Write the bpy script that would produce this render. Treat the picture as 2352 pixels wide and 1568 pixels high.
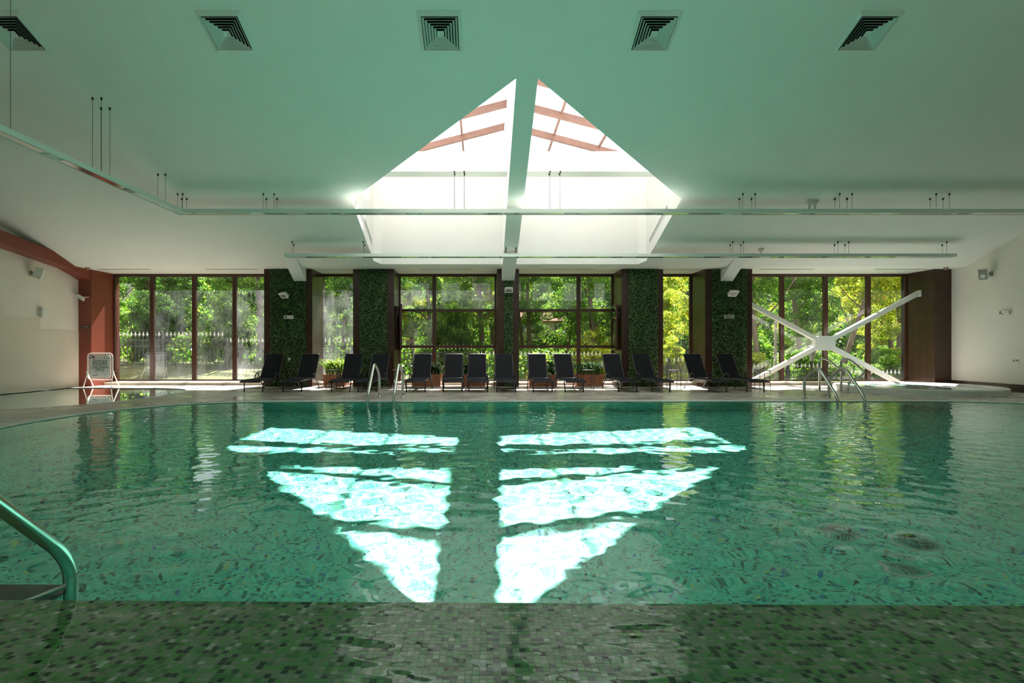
import bpy, bmesh, math, random
import numpy as np
from mathutils import Vector, Matrix
from mathutils.geometry import tessellate_polygon

for _o in list(bpy.data.objects):
    bpy.data.objects.remove(_o)
SC = bpy.context.scene
COL = SC.collection
random.seed(7)
R = math.radians

# ---------------------------------------------------------------- camera
cam_d = bpy.data.cameras.new('camera')
cam = bpy.data.objects.new('camera', cam_d); COL.objects.link(cam)
cam.location = (0, 0, 1.2)
cam.rotation_euler = (R(90), 0, 0)
cam_d.sensor_width = 36.0
cam_d.lens = 1168.0 / 2352.0 * 36.0
cam_d.shift_x = (1176 - 1105) / 2352.0
cam_d.shift_y = (800 - 784) / 2352.0
cam_d.clip_start = 0.05
cam_d.clip_end = 400
SC.camera = cam

# ---------------------------------------------------------------- view, world, sun
SC.view_settings.view_transform = 'Standard'
SC.view_settings.look = 'None'
SC.view_settings.gamma = 1.0
SC.view_settings.use_curve_mapping = False
SC.view_settings.exposure = 2.6
cy = SC.cycles
cy.use_denoising = True
cy.max_bounces = 14
cy.diffuse_bounces = 7
cy.glossy_bounces = 5
cy.transmission_bounces = 8
cy.transparent_max_bounces = 24
cy.caustics_reflective = False
cy.caustics_refractive = True
cy.sample_clamp_indirect = 12.0
cy.blur_glossy = 0.3

world = bpy.data.worlds.new('world'); SC.world = world
world.use_nodes = True
wn = world.node_tree; wn.nodes.clear()
w_out = wn.nodes.new('ShaderNodeOutputWorld')
w_bg = wn.nodes.new('ShaderNodeBackground')
w_sky = wn.nodes.new('ShaderNodeTexSky')
w_sky.sky_type = 'NISHITA'
w_sky.sun_disc = False
w_sky.sun_elevation = R(51.5)
w_sky.sun_rotation = R(-9)
w_sky.air_density = 1.0; w_sky.dust_density = 2.5
w_tc = wn.nodes.new('ShaderNodeTexCoord')
w_noise = wn.nodes.new('ShaderNodeTexNoise'); w_noise.inputs['Scale'].default_value = 2.2
w_noise.inputs['Detail'].default_value = 6
w_ramp = wn.nodes.new('ShaderNodeValToRGB')
w_ramp.color_ramp.elements[0].position = 0.30; w_ramp.color_ramp.elements[0].color = (.45, .45, .45, 1)
w_ramp.color_ramp.elements[1].position = 0.62; w_ramp.color_ramp.elements[1].color = (1, 1, 1, 1)
w_mix = wn.nodes.new('ShaderNodeMixRGB')
w_mix.inputs['Color2'].default_value = (9.0, 9.0, 8.8, 1)
wn.links.new(w_tc.outputs['Generated'], w_noise.inputs['Vector'])
wn.links.new(w_noise.outputs['Fac'], w_ramp.inputs['Fac'])
wn.links.new(w_ramp.outputs['Color'], w_mix.inputs['Fac'])
wn.links.new(w_sky.outputs['Color'], w_mix.inputs['Color1'])
wn.links.new(w_mix.outputs['Color'], w_bg.inputs['Color'])
w_bg.inputs['Strength'].default_value = 0.15
wn.links.new(w_bg.outputs['Background'], w_out.inputs['Surface'])

SUN_DIR = Vector((-0.125, -0.79, -1.0)).normalized()
sun_d = bpy.data.lights.new('sun', 'SUN')
sun_d.energy = 19.0
sun_d.color = (1.0, 0.955, 0.90)
sun_d.angle = R(0.6)
sun_d.cycles.is_caustics_light = True
sun = bpy.data.objects.new('sun', sun_d); COL.objects.link(sun)
sun.rotation_euler = SUN_DIR.to_track_quat('-Z', 'Y').to_euler()
sun.location = (3, 30, 40)

# ---------------------------------------------------------------- helpers
def tag(o, label=None, cat=None, group=None, kind=None):
    if label: o['label'] = label
    if cat: o['category'] = cat
    if group: o['group'] = group
    if kind: o['kind'] = kind
    return o

def link(o, parent=None):
    COL.objects.link(o)
    if parent is not None:
        o.parent = parent
    return o

def empty(name, loc=(0, 0, 0), rz=0.0, label=None, cat=None, group=None, kind=None, parent=None):
    o = bpy.data.objects.new(name, None)
    o.empty_display_size = 0.2
    o.location = loc
    o.rotation_euler = (0, 0, rz)
    link(o, parent)
    return tag(o, label, cat, group, kind)

class MB:
    def __init__(s):
        s.v = []; s.f = []
    def quad(s, a, b, c, d):
        n = len(s.v); s.v += [tuple(a), tuple(b), tuple(c), tuple(d)]; s.f.append((n, n+1, n+2, n+3)); return s
    def tri(s, a, b, c):
        n = len(s.v); s.v += [tuple(a), tuple(b), tuple(c)]; s.f.append((n, n+1, n+2)); return s
    def hexa(s, p):
        n = len(s.v); s.v += [tuple(q) for q in p]
        for f in ((0, 3, 2, 1), (4, 5, 6, 7), (0, 1, 5, 4), (1, 2, 6, 5), (2, 3, 7, 6), (3, 0, 4, 7)):
            s.f.append(tuple(n+i for i in f))
        return s
    def box(s, x0, x1, y0, y1, z0, z1):
        return s.hexa([(x0, y0, z0), (x1, y0, z0), (x1, y1, z0), (x0, y1, z0), (x0, y0, z1), (x1, y0, z1), (x1, y1, z1), (x0, y1, z1)])
    def obox(s, M, hx, hy, hz):
        c = [(-hx, -hy, -hz), (hx, -hy, -hz), (hx, hy, -hz), (-hx, hy, -hz), (-hx, -hy, hz), (hx, -hy, hz), (hx, hy, hz), (-hx, hy, hz)]
        return s.hexa([M @ Vector(q) for q in c])
    def bbox(s, x0, x1, y0, y1, z0, z1, b):
        """box with a chamfered top edge"""
        n = len(s.v)
        for (dx, z) in ((0, z0), (0, z1 - b), (b, z1)):
            s.v += [(x0+dx, y0+dx, z), (x1-dx, y0+dx, z), (x1-dx, y1-dx, z), (x0+dx, y1-dx, z)]
        for k in (0, 4):
            for i in range(4):
                j = (i+1) % 4
                s.f.append((n+k+i, n+k+j, n+k+4+j, n+k+4+i))
        s.f.append((n+8, n+9, n+10, n+11)); s.f.append((n+3, n+2, n+1, n))
        return s
    def beam(s, a, b, w, h, up=(0, 0, 1)):
        a = Vector(a); b = Vector(b); d = (b-a); L = d.length; d.normalize()
        u = Vector(up); x = d.cross(u)
        if x.length < 1e-5: x = d.cross(Vector((1, 0, 0)))
        x.normalize(); z = x.cross(d).normalized()
        M = Matrix((x, d, z)).transposed().to_4x4(); M.translation = (a+b)/2
        return s.obox(M, w/2, L/2, h/2)
    def prism(s, poly, z0, z1):
        n = len(s.v); k = len(poly)
        s.v += [(p[0], p[1], z0) for p in poly] + [(p[0], p[1], z1) for p in poly]
        s.f.append(tuple(n+i for i in reversed(range(k)))); s.f.append(tuple(n+k+i for i in range(k)))
        for i in range(k):
            j = (i+1) % k
            s.f.append((n+i, n+j, n+k+j, n+k+i))
        return s
    def prism_m(s, poly, h, M):
        """poly in the local XY plane, extruded by h along local Z, placed by M"""
        m = MB().prism(poly, 0, h)
        n = len(s.v); s.v += [tuple(M @ Vector(q)) for q in m.v]
        s.f += [tuple(i+n for i in f) for f in m.f]
        return s
    def tube(s, pts, r, n=10, cap=True):
        pts = [Vector(p) for p in pts]; m = len(pts)
        base = len(s.v); prev = None
        for i, p in enumerate(pts):
            t = (pts[min(i+1, m-1)] - pts[max(i-1, 0)]).normalized()
            if prev is None:
                a = Vector((0, 0, 1)) if abs(t.z) < .9 else Vector((1, 0, 0))
                x = t.cross(a).normalized()
            else:
                x = (prev - t*prev.dot(t))
                x = x.normalized() if x.length > 1e-6 else t.orthogonal().normalized()
            prev = x; y = t.cross(x)
            rr = r[i] if isinstance(r, (list, tuple)) else r
            for k in range(n):
                a = 2*math.pi*k/n
                s.v.append(tuple(p + x*(rr*math.cos(a)) + y*(rr*math.sin(a))))
        for i in range(m-1):
            for k in range(n):
                k2 = (k+1) % n
                s.f.append((base+i*n+k, base+i*n+k2, base+(i+1)*n+k2, base+(i+1)*n+k))
        if cap:
            s.f.append(tuple(base+k for k in reversed(range(n))))
            s.f.append(tuple(base+(m-1)*n+k for k in range(n)))
        return s
    def lathe(s, prof, n=24, c=(0, 0, 0), cap=True, sx=1.0, sy=1.0):
        base = len(s.v); m = len(prof)
        for (r, z) in prof:
            for k in range(n):
                a = 2*math.pi*k/n
                s.v.append((c[0]+sx*r*math.cos(a), c[1]+sy*r*math.sin(a), c[2]+z))
        for i in range(m-1):
            for k in range(n):
                k2 = (k+1) % n
                s.f.append((base+i*n+k, base+i*n+k2, base+(i+1)*n+k2, base+(i+1)*n+k))
        if cap:
            s.f.append(tuple(base+k for k in reversed(range(n))))
            s.f.append(tuple(base+(m-1)*n+k for k in range(n)))
        return s
    def mesh(s, name, mat=None, smooth=None):
        me = bpy.data.meshes.new(name)
        me.from_pydata(s.v, [], s.f)
        me.update()
        if mat is not None:
            me.materials.append(mat)
        if smooth is not None and len(me.polygons):
            me.polygons.foreach_set('use_smooth', [True]*len(me.polygons))
            if smooth < 3.1:
                try:
                    me.set_sharp_from_angle(angle=smooth)
                except Exception:
                    pass
        return me
    def build(s, name, mat=None, parent=None, smooth=None, fix=True):
        me = s.mesh(name, mat, smooth)
        if fix and len(me.polygons) < 40000:
            bm = bmesh.new(); bm.from_mesh(me)
            bmesh.ops.recalc_face_normals(bm, faces=bm.faces)
            bm.to_mesh(me); bm.free()
        o = bpy.data.objects.new(name, me)
        return link(o, parent)

def np_mesh(name, verts, faces, mat, parent=None, smooth=False):
    """fast mesh from numpy arrays (faces: n x k)"""
    me = bpy.data.meshes.new(name)
    nv, nf, k = len(verts), len(faces), faces.shape[1]
    me.vertices.add(nv); me.vertices.foreach_set('co', np.asarray(verts, dtype=np.float32).ravel())
    me.loops.add(nf*k); me.loops.foreach_set('vertex_index', faces.astype(np.int32).ravel())
    me.polygons.add(nf)
    me.polygons.foreach_set('loop_start', np.arange(0, nf*k, k, dtype=np.int32))
    me.polygons.foreach_set('use_smooth', np.full(nf, smooth, dtype=bool))
    me.update(calc_edges=True); me.validate()
    me.materials.append(mat)
    if parent == 'mesh':
        return me
    o = bpy.data.objects.new(name, me)
    return link(o, parent)

def dup(o, name=None, parent=None, loc=None, rz=None):
    c = o.copy(); COL.objects.link(c)
    if name: c.name = name
    c.parent = parent if parent is not None else (o.parent if False else None)
    if loc is not None: c.location = loc
    if rz is not None: c.rotation_euler[2] = rz
    return c

KIDS = {}
def copy_tree(root, loc, rz, label, group=None):
    r = root.copy(); COL.objects.link(r)
    r.location = loc; r.rotation_euler = (0, 0, rz)
    r['label'] = label
    if group: r['group'] = group
    for ch in KIDS[root.name]:
        c = ch.copy(); COL.objects.link(c); c.parent = r
        for g in KIDS.get(ch.name, ()):
            d = g.copy(); COL.objects.link(d); d.parent = c
    return r
def reg(root, *children):
    KIDS.setdefault(root.name, []).extend(children)

def bend(pts, r, n=6):
    """polyline with rounded corners"""
    pts = [Vector(p) for p in pts]; out = [pts[0]]
    for i in range(1, len(pts)-1):
        p = pts[i]; a = pts[i-1]-p; b = pts[i+1]-p
        d = min(r, a.length*.48, b.length*.48)
        A = p + a.normalized()*d; B = p + b.normalized()*d
        for k in range(n+1):
            t = k/n
            out.append(A*(1-t)**2 + p*2*t*(1-t) + B*t*t)
    out.append(pts[-1])
    return out

# ---------------------------------------------------------------- materials
def nt(m):
    m.use_nodes = True
    return m.node_tree, m.node_tree.nodes, m.node_tree.links

def mat(name, col, rough=.5, metal=0.0, spec=.5, var=0.0, vscale=6.0, bump=0.0, bscale=40.0, coat=0.0, transl=0.0, stretch=None, sheen=0.0):
    m = bpy.data.materials.new(name)
    t, N, L = nt(m)
    b = N['Principled BSDF']
    b.inputs['Base Color'].default_value = (*col, 1)
    b.inputs['Roughness'].default_value = rough
    b.inputs['Metallic'].default_value = metal
    b.inputs['Specular IOR Level'].default_value = spec
    b.inputs['Coat Weight'].default_value = coat
    b.inputs['Sheen Weight'].default_value = sheen
    tc = None
    if var or bump:
        tc = N.new('ShaderNodeNewGeometry')
        vec = tc.outputs['Position']
        if stretch:
            mp = N.new('ShaderNodeMapping'); mp.inputs['Scale'].default_value = stretch
            L.new(vec, mp.inputs['Vector']); vec = mp.outputs['Vector']
    if var:
        n = N.new('ShaderNodeTexNoise'); n.inputs['Scale'].default_value = vscale; n.inputs['Detail'].default_value = 5
        L.new(vec, n.inputs['Vector'])
        r = N.new('ShaderNodeValToRGB')
        r.color_ramp.elements[0].position = .3; r.color_ramp.elements[1].position = .7
        r.color_ramp.elements[0].color = (*[max(0, c*(1-var)) for c in col], 1)
        r.color_ramp.elements[1].color = (*[min(1, c*(1+var)) for c in col], 1)
        L.new(n.outputs['Fac'], r.inputs['Fac']); L.new(r.outputs['Color'], b.inputs['Base Color'])
    if bump:
        n2 = N.new('ShaderNodeTexNoise'); n2.inputs['Scale'].default_value = bscale; n2.inputs['Detail'].default_value = 4
        L.new(vec, n2.inputs['Vector'])
        bp = N.new('ShaderNodeBump'); bp.inputs['Strength'].default_value = bump; bp.inputs['Distance'].default_value = .01
        L.new(n2.outputs['Fac'], bp.inputs['Height']); L.new(bp.outputs['Normal'], b.inputs['Normal'])
    if transl:
        tr = N.new('ShaderNodeBsdfTranslucent')
        mx = N.new('ShaderNodeMixShader'); mx.inputs[0].default_value = transl
        out = N['Material Output']
        src = b.inputs['Base Color'].links
        if src: L.new(src[0].from_socket, tr.inputs['Color'])
        else: tr.inputs['Color'].default_value = (*col, 1)
        L.new(b.outputs[0], mx.inputs[1]); L.new(tr.outputs[0], mx.inputs[2]); L.new(mx.outputs[0], out.inputs['Surface'])
    return m

def island_colors(m, cols, transl=0.0, rough=.5, obj_random=False):
    """colour ramp over a random number per piece"""
    t, N, L = nt(m)
    b = N['Principled BSDF']; b.inputs['Roughness'].default_value = rough
    g = N.new('ShaderNodeNewGeometry'); oi = N.new('ShaderNodeObjectInfo')
    ad = N.new('ShaderNodeMath'); ad.operation = 'ADD'
    fr = N.new('ShaderNodeMath'); fr.operation = 'FRACT'
    L.new(g.outputs['Random Per Island'], ad.inputs[0])
    if obj_random: L.new(oi.outputs['Random'], ad.inputs[1])
    else: ad.inputs[1].default_value = 0
    L.new(ad.outputs[0], fr.inputs[0])
    r = N.new('ShaderNodeValToRGB'); r.color_ramp.interpolation = 'LINEAR'
    e = r.color_ramp.elements
    while len(e) < len(cols): e.new(.5)
    for i, (p, c) in enumerate(cols):
        e[i].position = p; e[i].color = (*c, 1)
    L.new(fr.outputs[0], r.inputs['Fac']); L.new(r.outputs['Color'], b.inputs['Base Color'])
    if transl:
        tr = N.new('ShaderNodeBsdfTranslucent'); mx = N.new('ShaderNodeMixShader'); mx.inputs[0].default_value = transl
        L.new(r.outputs['Color'], tr.inputs['Color'])
        L.new(b.outputs[0], mx.inputs[1]); L.new(tr.outputs[0], mx.inputs[2]); L.new(mx.outputs[0], N['Material Output'].inputs['Surface'])
    return m

def cell_mat(name, pitch, palette, rot=0.0, grout=None, gw=.06, rough=.25, coat=0.0, coat_bump=0.0, offset=(0, 0, 0), axes=3, spec=.5):
    """mosaic: one flat colour per cell of a square grid, with grout lines if grout is given"""
    m = bpy.data.materials.new(name); t, N, L = nt(m)
    b = N['Principled BSDF']; b.inputs['Roughness'].default_value = rough
    b.inputs['Specular IOR Level'].default_value = spec
    g = N.new('ShaderNodeNewGeometry')
    mp = N.new('ShaderNodeMapping'); mp.vector_type = 'POINT'
    mp.inputs['Location'].default_value = offset
    mp.inputs['Rotation'].default_value = (0, 0, rot)
    mp.inputs['Scale'].default_value = (1/pitch, 1/pitch, 1/pitch)
    L.new(g.outputs['Position'], mp.inputs['Vector'])
    fl = N.new('ShaderNodeVectorMath'); fl.operation = 'FLOOR'
    L.new(mp.outputs['Vector'], fl.inputs[0])
    wnz = N.new('ShaderNodeTexWhiteNoise'); wnz.noise_dimensions = '3D' if axes == 3 else '2D'
    L.new(fl.outputs[0], wnz.inputs['Vector'])
    r = N.new('ShaderNodeValToRGB'); r.color_ramp.interpolation = 'CONSTANT'
    e = r.color_ramp.elements
    while len(e) < len(palette): e.new(.5)
    for i, (p, c) in enumerate(palette):
        e[i].position = p; e[i].color = (*c, 1)
    L.new(wnz.outputs['Value'], r.inputs['Fac'])
    hs = N.new('ShaderNodeHueSaturation')
    sep = N.new('ShaderNodeSeparateColor'); L.new(wnz.outputs['Color'], sep.inputs[0])
    mr = N.new('ShaderNodeMapRange'); mr.inputs['To Min'].default_value = .8; mr.inputs['To Max'].default_value = 1.2
    L.new(sep.outputs['Green'], mr.inputs['Value']); L.new(mr.outputs[0], hs.inputs['Value'])
    L.new(r.outputs['Color'], hs.inputs['Color'])
    colout = hs.outputs['Color']
    if grout:
        fr = N.new('ShaderNodeVectorMath'); fr.operation = 'FRACTION'; L.new(mp.outputs['Vector'], fr.inputs[0])
        sx = N.new('ShaderNodeSeparateXYZ'); L.new(fr.outputs[0], sx.inputs[0])
        prev = None
        for ax in ('X', 'Y') + (('Z',) if axes == 3 else ()):
            a = N.new('ShaderNodeMath'); a.operation = 'SUBTRACT'; a.inputs[1].default_value = .5
            L.new(sx.outputs[ax], a.inputs[0])
            ab = N.new('ShaderNodeMath'); ab.operation = 'ABSOLUTE'; L.new(a.outputs[0], ab.inputs[0])
            if prev is None: prev = ab.outputs[0]
            else:
                mxn = N.new('ShaderNodeMath'); mxn.operation = 'MAXIMUM'
                L.new(prev, mxn.inputs[0]); L.new(ab.outputs[0], mxn.inputs[1]); prev = mxn.outputs[0]
        gt = N.new('ShaderNodeMath'); gt.operation = 'GREATER_THAN'; gt.inputs[1].default_value = .5 - gw
        L.new(prev, gt.inputs[0])
        mx = N.new('ShaderNodeMixRGB'); mx.inputs['Color2'].default_value = (*grout, 1)
        L.new(gt.outputs[0], mx.inputs['Fac']); L.new(colout, mx.inputs['Color1']); colout = mx.outputs[0]
    L.new(colout, b.inputs['Base Color'])
    if coat:
        b.inputs['Coat Weight'].default_value = coat; b.inputs['Coat Roughness'].default_value = .02; b.inputs['Coat IOR'].default_value = 1.34
        n2 = N.new('ShaderNodeTexNoise'); n2.inputs['Scale'].default_value = 5.0; n2.inputs['Detail'].default_value = 2.5
        mp2 = N.new('ShaderNodeMapping'); mp2.inputs['Scale'].default_value = (1.0, 2.6, 1.0)
        L.new(g.outputs['Position'], mp2.inputs['Vector']); L.new(mp2.outputs['Vector'], n2.inputs['Vector'])
        bp = N.new('ShaderNodeBump'); bp.inputs['Strength'].default_value = 1.0; bp.inputs['Distance'].default_value = coat_bump
        L.new(n2.outputs['Fac'], bp.inputs['Height']); L.new(bp.outputs['Normal'], b.inputs['Coat Normal'])
    return m

M = {}
M['ceiling'] = mat('ceiling_paint', (.86, .87, .84), .62, spec=.35, var=.015, vscale=1.5, bump=.03, bscale=90)
M['white'] = mat('white_paint', (.82, .82, .79), .5, var=.02, vscale=3)
M['well'] = mat('skylight_plaster', (.77, .76, .73), .6, var=.02, vscale=2)
M['wallpaint'] = mat('wall_paint', (.78, .73, .67), .7, spec=.3, var=.03, vscale=1.2, bump=.04, bscale=60)
M['brown_tile'] = mat('dark_brown_ceramic', (.045, .020, .014), .28, var=.25, vscale=3, bump=.05, bscale=25)
M['brown_paint'] = mat('red_brown_paint', (.21, .045, .026), .45, var=.06, vscale=3)
M['brown_metal'] = mat('brown_window_metal', (.062, .024, .016), .35, spec=.5, var=.08)
M['roof_wood'] = mat('roof_beam_brown', (.27, .145, .115), .5, var=.12, vscale=5)
M['grout'] = mat('deck_grout', (.20, .175, .14), .8, var=.1)
M['white_ceramic'] = mat('white_ceramic_edge', (.72, .74, .72), .25, var=.04, vscale=8)
M['grate'] = mat('white_grate_plastic', (.78, .78, .76), .45)
M['dark'] = mat('dark_void', (.012, .012, .012), .7)
M['steel'] = mat('brushed_steel', (.62, .64, .60), .24, metal=1.0, var=.05, vscale=20)
M['black_metal'] = mat('black_powder_metal', (.012, .012, .013), .38)
M['lounger_metal'] = mat('charcoal_frame_metal', (.020, .020, .023), .3)
M['textile'] = mat('charcoal_textile_mesh', (.013, .0135, .019), .75, spec=.2, bump=.25, bscale=350)
M['plastic_white'] = mat('white_plastic', (.74, .73, .68), .4, var=.03)
M['plastic_grey'] = mat('grey_plastic', (.30, .30, .28), .5)
M['lamp_glass'] = mat('dull_lamp_glass', (.22, .21, .18), .2)
M['terracotta'] = mat('terracotta', (.36, .14, .075), .75, var=.18, vscale=9, bump=.2, bscale=40)
M['soil'] = mat('soil', (.03, .02, .013), .95)
M['green_print'] = mat('green_print', (.01, .12, .06), .6)
M['red_print'] = mat('red_print', (.45, .05, .06), .6)
M['blue_print'] = mat('blue_print', (.05, .18, .45), .6)
M['black_print'] = mat('black_print', (.015, .015, .017), .6)
M['yellow_print'] = mat('yellow_print', (.65, .55, .05), .6)
M['sign_white'] = mat('sign_white', (.78, .80, .78), .45)
M['fence'] = mat('dark_fence_iron', (.075, .075, .085), .5)
M['fence_tip'] = mat('silver_fence_tip', (.86, .86, .84), .4)
M['bark'] = mat('tree_bark', (.17, .125, .09), .9, var=.35, vscale=9, bump=.5, bscale=18, stretch=(1, 1, .3))
M['building'] = mat('cream_plaster', (.62, .57, .44), .85, var=.05)
M['building_roof'] = mat('terracotta_roof_far', (.40, .17, .10), .8, var=.15)
M['building_glass'] = mat('far_window_glass', (.12, .15, .20), .1)
M['pole'] = mat('pale_pole', (.60, .57, .48), .5)
M['lantern'] = mat('white_lantern_glass', (.85, .85, .83), .3, transl=.4)
M['trough'] = mat('trough_white_metal', (.76, .80, .76), .4)
M['louvre'] = mat('mirror_louvre', (.75, .78, .80), .12, metal=1.0)
M['vent'] = mat('vent_white_metal', (.74, .77, .73), .45)
M['ground'] = mat('grass_ground', (.10, .12, .035), .95, var=.5, vscale=1.3, bump=.5, bscale=12)
M['hill'] = mat('dark_undergrowth', (.025, .045, .012), .95, var=.7, vscale=.9, bump=.9, bscale=3)

# deck tiles: beige stoneware, tone differs from tile to tile
def deck_material():
    m = bpy.data.materials.new('deck_tile_stoneware'); t, N, L = nt(m)
    b = N['Principled BSDF']; b.inputs['Roughness'].default_value = .30; b.inputs['Specular IOR Level'].default_value = .5
    g = N.new('ShaderNodeNewGeometry')
    mp = N.new('ShaderNodeMapping'); mp.inputs['Scale'].default_value = (1/.6, 1/.3, 0); mp.inputs['Location'].default_value = (0.0, 0.0, .5)
    L.new(g.outputs['Position'], mp.inputs['Vector'])
    fl = N.new('ShaderNodeVectorMath'); fl.operation = 'FLOOR'; L.new(mp.outputs[0], fl.inputs[0])
    wz = N.new('ShaderNodeTexWhiteNoise'); L.new(fl.outputs[0], wz.inputs['Vector'])
    r = N.new('ShaderNodeValToRGB')
    r.color_ramp.elements[0].color = (.55, .49, .44, 1); r.color_ramp.elements[1].color = (.68, .62, .56, 1)
    L.new(wz.outputs['Value'], r.inputs['Fac'])
    n = N.new('ShaderNodeTexNoise'); n.inputs['Scale'].default_value = 14; n.inputs['Detail'].default_value = 6
    L.new(g.outputs['Position'], n.inputs['Vector'])
    mx = N.new('ShaderNodeMixRGB'); mx.blend_type = 'MULTIPLY'; mx.inputs['Fac'].default_value = .18
    L.new(r.outputs['Color'], mx.inputs['Color1']); L.new(n.outputs['Fac'], mx.inputs['Color2'])
    L.new(mx.outputs[0], b.inputs['Base Color'])
    n3 = N.new('ShaderNodeTexNoise'); n3.inputs['Scale'].default_value = .8
    L.new(g.outputs['Position'], n3.inputs['Vector'])
    rr = N.new('ShaderNodeMapRange'); rr.inputs['From Min'].default_value = .35; rr.inputs['From Max'].default_value = .65
    rr.inputs['To Min'].default_value = .14; rr.inputs['To Max'].default_value = .42
    L.new(n3.outputs['Fac'], rr.inputs['Value']); L.new(rr.outputs[0], b.inputs['Roughness'])
    return m
M['deck'] = deck_material()

POOL_PAL = [(0, (.19, .90, .69)), (.34, (.24, .92, .72)), (.56, (.13, .80, .61)), (.70, (.06, .60, .50)), (.80, (.02, .30, .22)),
            (.87, (.36, .90, .78)), (.92, (.012, .14, .10)), (.96, (.03, .28, .55)), (.984, (.50, .78, .36))]
M['pool_mosaic'] = cell_mat('pool_mosaic', .028, POOL_PAL, grout=(.40, .66, .58), gw=.05, rough=.35, offset=(0, 0, .37))
RIM_PAL = [(0, (.19, .44, .12)), (.28, (.30, .37, .19)), (.48, (.44, .45, .30)), (.62, (.10, .28, .065)),
           (.80, (.022, .055, .016)), (.89, (.036, .078, .024)), (.95, (.66, .69, .52))]
RIM_ROT = -0.0117
M['rim_grout'] = mat('rim_grout', (.36, .35, .26), .6)

# water: clear dielectric, slightly tinted
def water_material():
    m = bpy.data.materials.new('water'); t, N, L = nt(m)
    N.remove(N['Principled BSDF'])
    gl = N.new('ShaderNodeBsdfGlass'); gl.inputs['IOR'].default_value = 1.333; gl.inputs['Roughness'].default_value = 0.0
    gl.inputs['Color'].default_value = (.88, 1.0, .985, 1)
    L.new(gl.outputs[0], N['Material Output'].inputs['Surface'])
    return m
M['water'] = water_material()

def window_glass(name, haze=0.0, tint=(.97, .985, .975), wet=False):
    """clear pane: passes light straight, mirrors at grazing angles; haze = condensation and dried streaks on it"""
    m = bpy.data.materials.new(name); t, N, L = nt(m)
    N.remove(N['Principled BSDF'])
    tr = N.new('ShaderNodeBsdfTransparent'); tr.inputs['Color'].default_value = (*tint, 1)
    gs = N.new('ShaderNodeBsdfGlossy'); gs.inputs['Roughness'].default_value = 0.0; gs.inputs['Color'].default_value = (1, 1, 1, 1)
    lw = N.new('ShaderNodeLayerWeight'); lw.inputs['Blend'].default_value = .5
    pw = N.new('ShaderNodeMath'); pw.operation = 'POWER'; pw.inputs[1].default_value = 5.0; L.new(lw.outputs['Facing'], pw.inputs[0])
    fr = N.new('ShaderNodeMath'); fr.operation = 'MULTIPLY_ADD'; fr.inputs[1].default_value = .95; fr.inputs[2].default_value = .045; L.new(pw.outputs[0], fr.inputs[0])
    mx = N.new('ShaderNodeMixShader'); L.new(fr.outputs[0], mx.inputs[0]); L.new(tr.outputs[0], mx.inputs[1]); L.new(gs.outputs[0], mx.inputs[2])
    last = mx.outputs[0]
    if haze:
        g = N.new('ShaderNodeNewGeometry')
        mp = N.new('ShaderNodeMapping'); mp.inputs['Scale'].default_value = (1.6, 1, .8)
        L.new(g.outputs['Position'], mp.inputs['Vector'])
        n = N.new('ShaderNodeTexNoise'); n.inputs['Scale'].default_value = 1.3; n.inputs['Detail'].default_value = 8; n.inputs['Roughness'].default_value = .68
        L.new(mp.outputs[0], n.inputs['Vector'])
        sx = N.new('ShaderNodeSeparateXYZ'); L.new(g.outputs['Position'], sx.inputs[0])
        low = N.new('ShaderNodeMapRange'); low.inputs['From Min'].default_value = .75; low.inputs['From Max'].default_value = .05
        low.inputs['To Min'].default_value = 0; low.inputs['To Max'].default_value = .55
        L.new(sx.outputs['Z'], low.inputs['Value'])
        nr = N.new('ShaderNodeMapRange'); nr.inputs['From Min'].default_value = .38; nr.inputs['From Max'].default_value = .74
        nr.inputs['To Max'].default_value = .9
        L.new(n.outputs['Fac'], nr.inputs['Value'])
        ad = N.new('ShaderNodeMath'); ad.operation = 'ADD'; ad.use_clamp = True
        L.new(low.outputs[0], ad.inputs[0]); L.new(nr.outputs[0], ad.inputs[1])
        ml = N.new('ShaderNodeMath'); ml.operation = 'MULTIPLY'; ml.inputs[1].default_value = haze
        L.new(ad.outputs[0], ml.inputs[0])
        tl = N.new('ShaderNodeBsdfTranslucent'); tl.inputs['Color'].default_value = (.86, .87, .90, 1)
        df = N.new('ShaderNodeBsdfDiffuse'); df.inputs['Color'].default_value = (.8, .8, .82, 1)
        m2 = N.new('ShaderNodeMixShader'); m2.inputs[0].default_value = .4; L.new(tl.outputs[0], m2.inputs[1]); L.new(df.outputs[0], m2.inputs[2])
        m3 = N.new('ShaderNodeMixShader'); L.new(ml.outputs[0], m3.inputs[0]); L.new(last, m3.inputs[1]); L.new(m2.outputs[0], m3.inputs[2])
        last = m3.outputs[0]
    L.new(last, N['Material Output'].inputs['Surface'])
    return m
M['glass'] = window_glass('window_glass', .006, (.45, .45, .447))
M['glass_hazy'] = window_glass('window_glass_condensation', .02, (.45, .45, .447))
M['glass_foggy'] = window_glass('window_glass_foggy', .05, (.45, .45, .447))
M['glass_clear'] = window_glass('window_glass_clear', 0, (.48, .48, .477))
M['roof_glass'] = window_glass('roof_glass', 0, (.57, .58, .575))
# ================================================================ STRUCTURE
YW, YP = 17.10, 16.00            # window plane, front of the pillars
XL, XR = -12.75, 14.80           # side walls
SL = 0.398
def ceil_z(y): return 9.87 - SL*y
Y_RIDGE, Y_SOF, Z_SOF, Y_BACK = 6.0, 15.5, 9.87-.398*15.5, -4.0
RX, RZ, RSL = 0.75, 7.48, 0.262  # glass roof: ridge x, ridge height, slope
def roof_z(x): return RZ - RSL*abs(x-RX)
def tri_poly(outer, holes=()):
    polys = [[Vector((p[0], p[1], 0)) for p in outer]] + [[Vector((p[0], p[1], 0)) for p in h] for h in holes]
    flat = [p for q in polys for p in q]
    return flat, tessellate_polygon(polys)

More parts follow.
